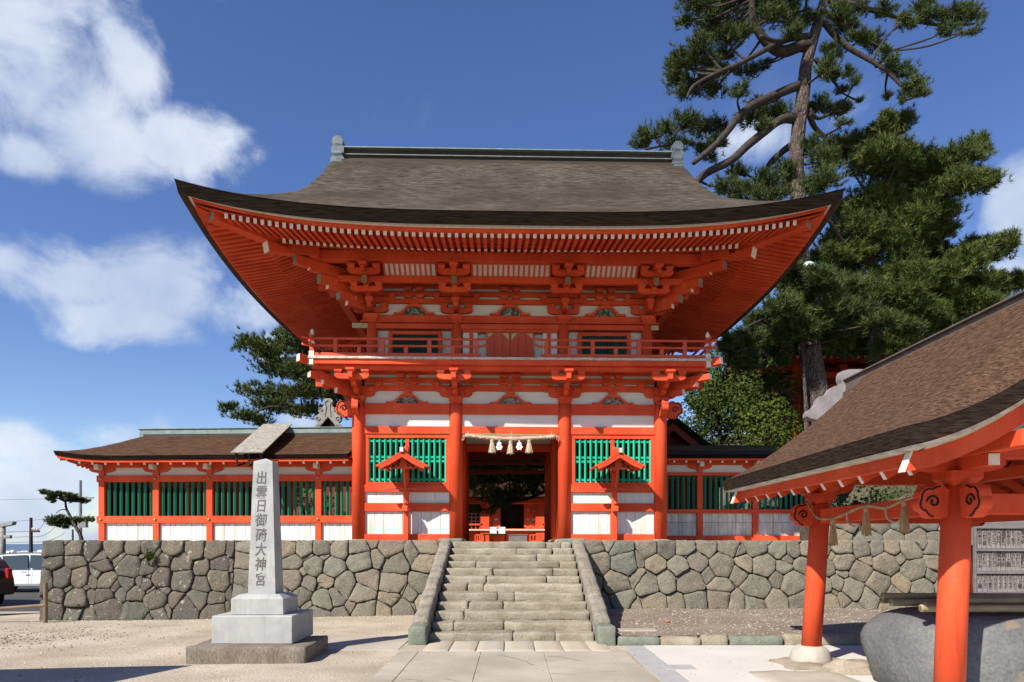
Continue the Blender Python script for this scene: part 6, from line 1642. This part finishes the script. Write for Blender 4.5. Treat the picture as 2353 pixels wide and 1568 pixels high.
cBx = [c for c in cBx if c[1] > 470 + max(0, c[0] - 2150) * .9]
cC3 = [(700,690,70,50),(640,640,50,40),(820,700,70,50),(680,940,70,60),(720,1010,70,50),(640,1000,60,50),(1150,790,90,60),(1000,760,90,60),(850,780,90,60),(720,800,80,60),(640,760,60,50),(600,860,80,60),(750,900,80,60),(900,880,100,60),(1050,900,90,60),(760,1000,80,60),(880,1000,80,60),(1000,1030,80,50),(720,1080,70,60),(560,950,70,50),(450,960,60,40),(400,1050,70,60),(330,1120,80,50),(480,1100,90,60),(560,1180,80,60),(600,1050,60,60),(380,1200,80,60),(280,1080,40,40),(1200,960,80,40),(1350,1000,90,40)]
pine('pine_tree', 'broad bushy pine filling the right side between the gate roof and the pavilion roof', 25.5,
     [(2030, 1180, 15), (2022, 980, 13), (2012, 800, 10), (2008, 640, 8), (1995, 520, 6), (1990, 440, 4)],
     [[1.5, (2012, 700, 9), (2080, 640, 7), (2160, 600, 5), (2270, 570, 3)], [-1.5, (2010, 620, 8), (1940, 560, 6), (1900, 500, 4)], [1, (2005, 560, 8), (2100, 480, 6), (2200, 440, 4), (2280, 420, 3)], [2, (2018, 850, 9), (2120, 780, 7), (2230, 710, 5), (2340, 660, 3)], [-1, (2000, 500, 6), (2040, 420, 5), (2070, 340, 3)], [1, (2080, 480, 5), (2180, 420, 4), (2240, 350, 3)]],
     [(a, b, c * 1.12, e * 1.12) for a, b, c, e in [Z2(*c) for c in cB] + [Z3(*c) for c in cB3] + cBx], 12, needle, 1.5, ln=.23, wd=.012)
pine('pine_tree', 'shadowy low pine boughs around the big trunk right of the balcony', 23.6,
     [(1850, 1150, 4), (1852, 960, 4), (1848, 860, 4), (1840, 740, 4), (1840, 660, 3)],
     [[-1, (1790, 850, 6), (1740, 800, 5), (1690, 810, 3)], [1, (1810, 750, 6), (1880, 720, 5), (1960, 720, 3)], [-1, (1800, 800, 6), (1760, 740, 4), (1720, 750, 3)]],
     [Z3(*c) for c in cC3], 13, needled, 1.6, ln=.22, wd=.012)
cL = [(575,790,28,22),(615,812,40,22),(655,790,40,26),(675,755,28,22),(700,800,40,24),(640,850,45,22),(690,855,50,26),(735,830,35,30),(590,895,45,14),(640,905,45,16),(690,900,45,22),(740,890,40,26),(775,910,25,25),(620,930,45,14),(670,945,50,14),(720,945,45,18),(525,940,22,12),(560,958,35,13),(605,968,30,12),(760,860,40,30),(740,780,50,30),(780,830,40,40),(790,950,30,20)]
pine('pine_tree', 'pine with layered boughs behind the left corridor roof', 34.0,
     [(768, 1130, 15), (762, 970, 13), (758, 880, 11), (748, 800, 9), (730, 740, 6)],
     [[-1, (760, 905, 7), (700, 880, 5), (640, 850, 4), (590, 800, 3)], [-1, (762, 950, 6), (700, 945, 4), (620, 935, 3), (560, 965, 2)], [1, (752, 830, 5), (700, 800, 4), (660, 790, 3)]],
     cL, 14, needle, 1.1, ln=.22, wd=.016)
pine('pine_tree', 'small wind-bent pine with two flat foliage pads at the far left', 38.0,
     [(190, 1262, 5), (185, 1232, 4.2), (172, 1208, 3.8), (160, 1185, 3.2), (152, 1168, 2.6), (150, 1152, 2)],
     [[0, (154, 1172, 1.6), (140, 1172, 1.2), (128, 1180, .8)], [0, (150, 1155, 1.6), (128, 1142, 1.2), (105, 1135, .8)], [0, (165, 1195, 1.8), (140, 1198, 1.2), (122, 1208, .8)], [0, (165, 1192, 1.5), (190, 1192, 1), (207, 1194, .7)]],
     [(107,1133,12,5),(122,1140,16,7),(140,1138,18,6),(158,1140,16,6),(170,1146,16,5),(180,1152,14,5),(150,1150,14,5),(116,1150,8,5),(125,1192,14,7),(140,1200,16,7),(155,1200,18,7),(170,1198,14,6),(185,1194,14,4),(205,1195,10,3),(125,1207,14,5),(145,1210,12,4),(165,1206,10,5),(115,1200,8,5)], 15, needle, 3.0, ln=.16, wd=.02, spread_d=.5)
# courtyard pine inside the gate passage
cI = [(1100,1062,30,16),(1140,1065,30,16),(1180,1062,30,16),(1220,1065,30,16),(1255,1070,25,16),(1095,1095,26,18),(1130,1100,30,18),(1170,1095,30,18),(1210,1100,30,18),(1250,1100,25,16),(1110,1125,26,16),(1150,1130,30,18),(1190,1128,30,18),(1225,1125,20,14),(1120,1150,20,14),(1145,1160,22,14),(1165,1150,20,14),(1105,1172,16,8),(1070,1100,30,30),(1130,1172,14,10)]
pine('pine_tree', 'dark pine boughs hanging in the courtyard beyond the gate passage', 26.5,
     [(1330, 1240, 9), (1310, 1150, 8), (1290, 1080, 7), (1270, 1020, 6), (1230, 980, 5)],
     [[0, (1300, 1110, 6), (1240, 1135, 5), (1200, 1150, 4), (1165, 1150, 3), (1140, 1160, 2)], [.5, (1285, 1070, 5), (1200, 1060, 3), (1120, 1070, 2)]],
     cI + [c for c in cI if c[1] < 1112] * 2, 16, needle, .75, ln=.2, wd=.010, spread_d=.6)
def leafy(name, label, d, base, clusters, seed, m=leafm, dens=1.0, size=.085, cat='tree', group=None, base_z=None):
    rng = np.random.default_rng(seed); rg = random.Random(seed); f = d / FPX
    b = at(base[0], base[1], d); root = thing(name, label, cat, (b.x, d, 0), 0, group); off = Vector((b.x, d, 0))
    top = at(*clusters[0][:2], d) - off; mb = MB()
    p0 = Vector((0, 0, b.z)); trunk_tube(mb, [p0, p0.lerp(top, .5) + Vector((.1, 0, 0)), top], [.18, .14, .06], 8, 4)
    mb.build('trunk', barks, root, True); tw = MB()
    P, Nn = [], []
    for (u, v, ru, rv) in clusters:
        c = at(u, v, d + rg.uniform(-.8, .8)) - off; rx, rz2 = ru * f, rv * f; ry = (rx + rz2) / 2
        tw.tube([p0.lerp(top, .4), p0.lerp(c, .6), c], [.06, .04, .02], 5)
        n = int(dens * 300 * (rx * ry + rx * rz2 + ry * rz2))
        # lumps on the crown's surface
        lumps = rng.normal(size=(60, 3)); lumps /= np.linalg.norm(lumps, axis=1, keepdims=True)
        q = rng.normal(size=(n, 3)); q /= np.linalg.norm(q, axis=1, keepdims=True)
        near = (q @ lumps.T).max(1)
        r = (.72 + .32 * np.clip((near - .85) / .15, 0, 1)) * (1 - .28 * rng.random(n) ** 2.2)
        pts = q * r[:, None] * np.array([rx, ry, rz2]) + np.array(c[:])
        P.append(pts); Nn.append(q)
    tw.build('twig_sprays', barks, root)
    P = np.concatenate(P); q = np.concatenate(Nn); n = len(P)
    nn = q * .8 + rng.normal(size=(n, 3)) * .55 + np.array([0, 0, .35]); nn /= np.linalg.norm(nn, axis=1, keepdims=True)
    t = np.cross(nn, rng.normal(size=(n, 3))); t /= np.linalg.norm(t, axis=1, keepdims=True); bt = np.cross(nn, t)
    s = size * rng.uniform(.6, 1.3, size=(n, 1))
    V = np.stack([P - t * s, P + bt * s * .45, P + t * s, P - bt * s * .45], 1).reshape(-1, 3); F = np.arange(len(V)).reshape(-1, 4)
    np_mesh('crown', V, F, m, root); return root
leafy('round_tree', 'rounded bright green broadleaf tree below the big pine, right of the gate', 29, (1770, 1120), [(1765,985,75,62),(1725,1010,50,50),(1805,1000,52,55),(1765,940,50,35),(1740,1050,60,40)], 21, leafm)
leafy('round_tree', 'mid green broadleaf tree beside the gate eave, left of the rounded one', 30, (1650, 1120), [(1650,950,60,70),(1620,900,45,50),(1690,925,50,55),(1640,1010,60,50),(1600,960,40,60)], 22, leafd)
leafy('round_tree', 'dark broadleaf tree tucked between the pine trunk and the rounded tree', 33, (1800, 1120), [(1790,900,70,60),(1740,880,60,50),(1840,930,60,70),(1700,890,50,50),(1840,1000,50,50)], 23, leafd)
leafy('round_tree', 'shaded broadleaf tree low behind the right corridor', 27, (1570, 1120), [(1580,1000,40,40),(1630,1035,40,25),(1690,1050,50,22)], 24, leafd)
for k, (u, v, d, ru, rv) in enumerate(((1950, 960, 42, 110, 110), (2130, 900, 44, 120, 110), (2300, 850, 46, 130, 130), (1830, 880, 48, 110, 110), (1690, 860, 50, 90, 80), (2050, 780, 50, 120, 90))):
    leafy('forest_tree', ['dark forest tree on the slope behind the upper shrine roof', 'dark forest tree on the slope above the pavilion ridge', 'dark forest tree on the slope at the right edge', 'dark forest tree behind the big pine trunk', 'dark forest tree glimpsed right of the balcony', 'dark forest tree behind the bushy pine'][k], d, (u, 1100), [(u, v, ru, rv), (u - ru * .6, v + rv * .6, ru * .7, rv * .6), (u + ru * .6, v + rv * .5, ru * .7, rv * .6), (u, v + rv, ru, rv * .7)], 30 + k, leafd, .55, .17, 'tree', 'forest trees on the slope')
for k, (u, v) in enumerate(((1120, 1060), (1230, 1050), (1180, 1020))):
    leafy('courtyard_tree', ['dim tree behind the worship hall at the left of the passage', 'dim tree behind the worship hall at the right of the passage', 'dim tall tree behind the worship hall in the middle of the passage'][k], 46, (u, 1240), [(u, v, 70, 60), (u - 40, v + 30, 50, 40), (u + 40, v + 30, 50, 40)], 50 + k, leafd, .5, .17)
for k, u in enumerate((420, 560, 690)):
    leafy('courtyard_shrub', ['dark shrub seen through the lattice left of the monument', 'dark shrub seen through the lattice right behind the monument', 'dark shrub seen through the last lattice bay beside the gate'][k], 24, (u, 1250), [(u, 1160, 45, 45), (u + 30, 1150, 40, 40), (u - 30, 1180, 35, 35)], 60 + k, leafd, .8, .1, 'shrub')
# pale globe lamp among the boughs
lg = thing('globe_lamp', 'pale round globe lamp showing among the pine boughs right of the gate roof', 'lamp', (at(1857, 615, 23).x, 23, 0))
zz = at(1857, 615, 23).z
ico = boulder('globe', None, None, (0, 0, zz), (.235, .235, .19), lampg, 1, e=2, amp=0, parent=lg)
MB().tube([(0, .05, zz - .17), (-.02, .3, zz - .24), (-.2, 1.0, zz - .26)], .035, 8).build('lamp_arm', poled, lg)
# weeds on the wall
w_ = thing('wall_weed', 'small green weed sprouting from the top joint of the left wall', 'weed', (-8.4, 15.85, 1.35))
V, F = tufts(np.array([(rnd.gauss(0, .05), -.04, rnd.gauss(0, .06)) for _ in range(26)]), np.array([(0, -.6, .8)] * 26), np.random.default_rng(4), 9, .09, .012, 1.2)
np_mesh('leaves', V, F, leafm, w_)
for k, (u, v, d, ru, rv) in enumerate(((1965, 1150, 20.5, 55, 38), (2060, 1140, 21, 60, 45), (2150, 1150, 20.5, 60, 45), (2290, 1150, 21, 60, 45), (2400, 1140, 21, 60, 50))):
    leafy('slope_shrub', ['dark shrub on the slope behind the far pavilion pillar', 'dark shrub on the slope seen above the garland rope', 'dark shrub on the slope beside the near pavilion pillar', 'dark shrub on the slope above the plaque board', 'dark shrub on the slope beyond the right edge of the plaque board'][k], d, (u, 1215), [(u, v, ru, rv), (u + 25, v + 20, ru * .7, rv * .7), (u - 25, v + 18, ru * .7, rv * .7)], 80 + k, leafd, .8, .07, 'shrub', 'shrubs on the slope')
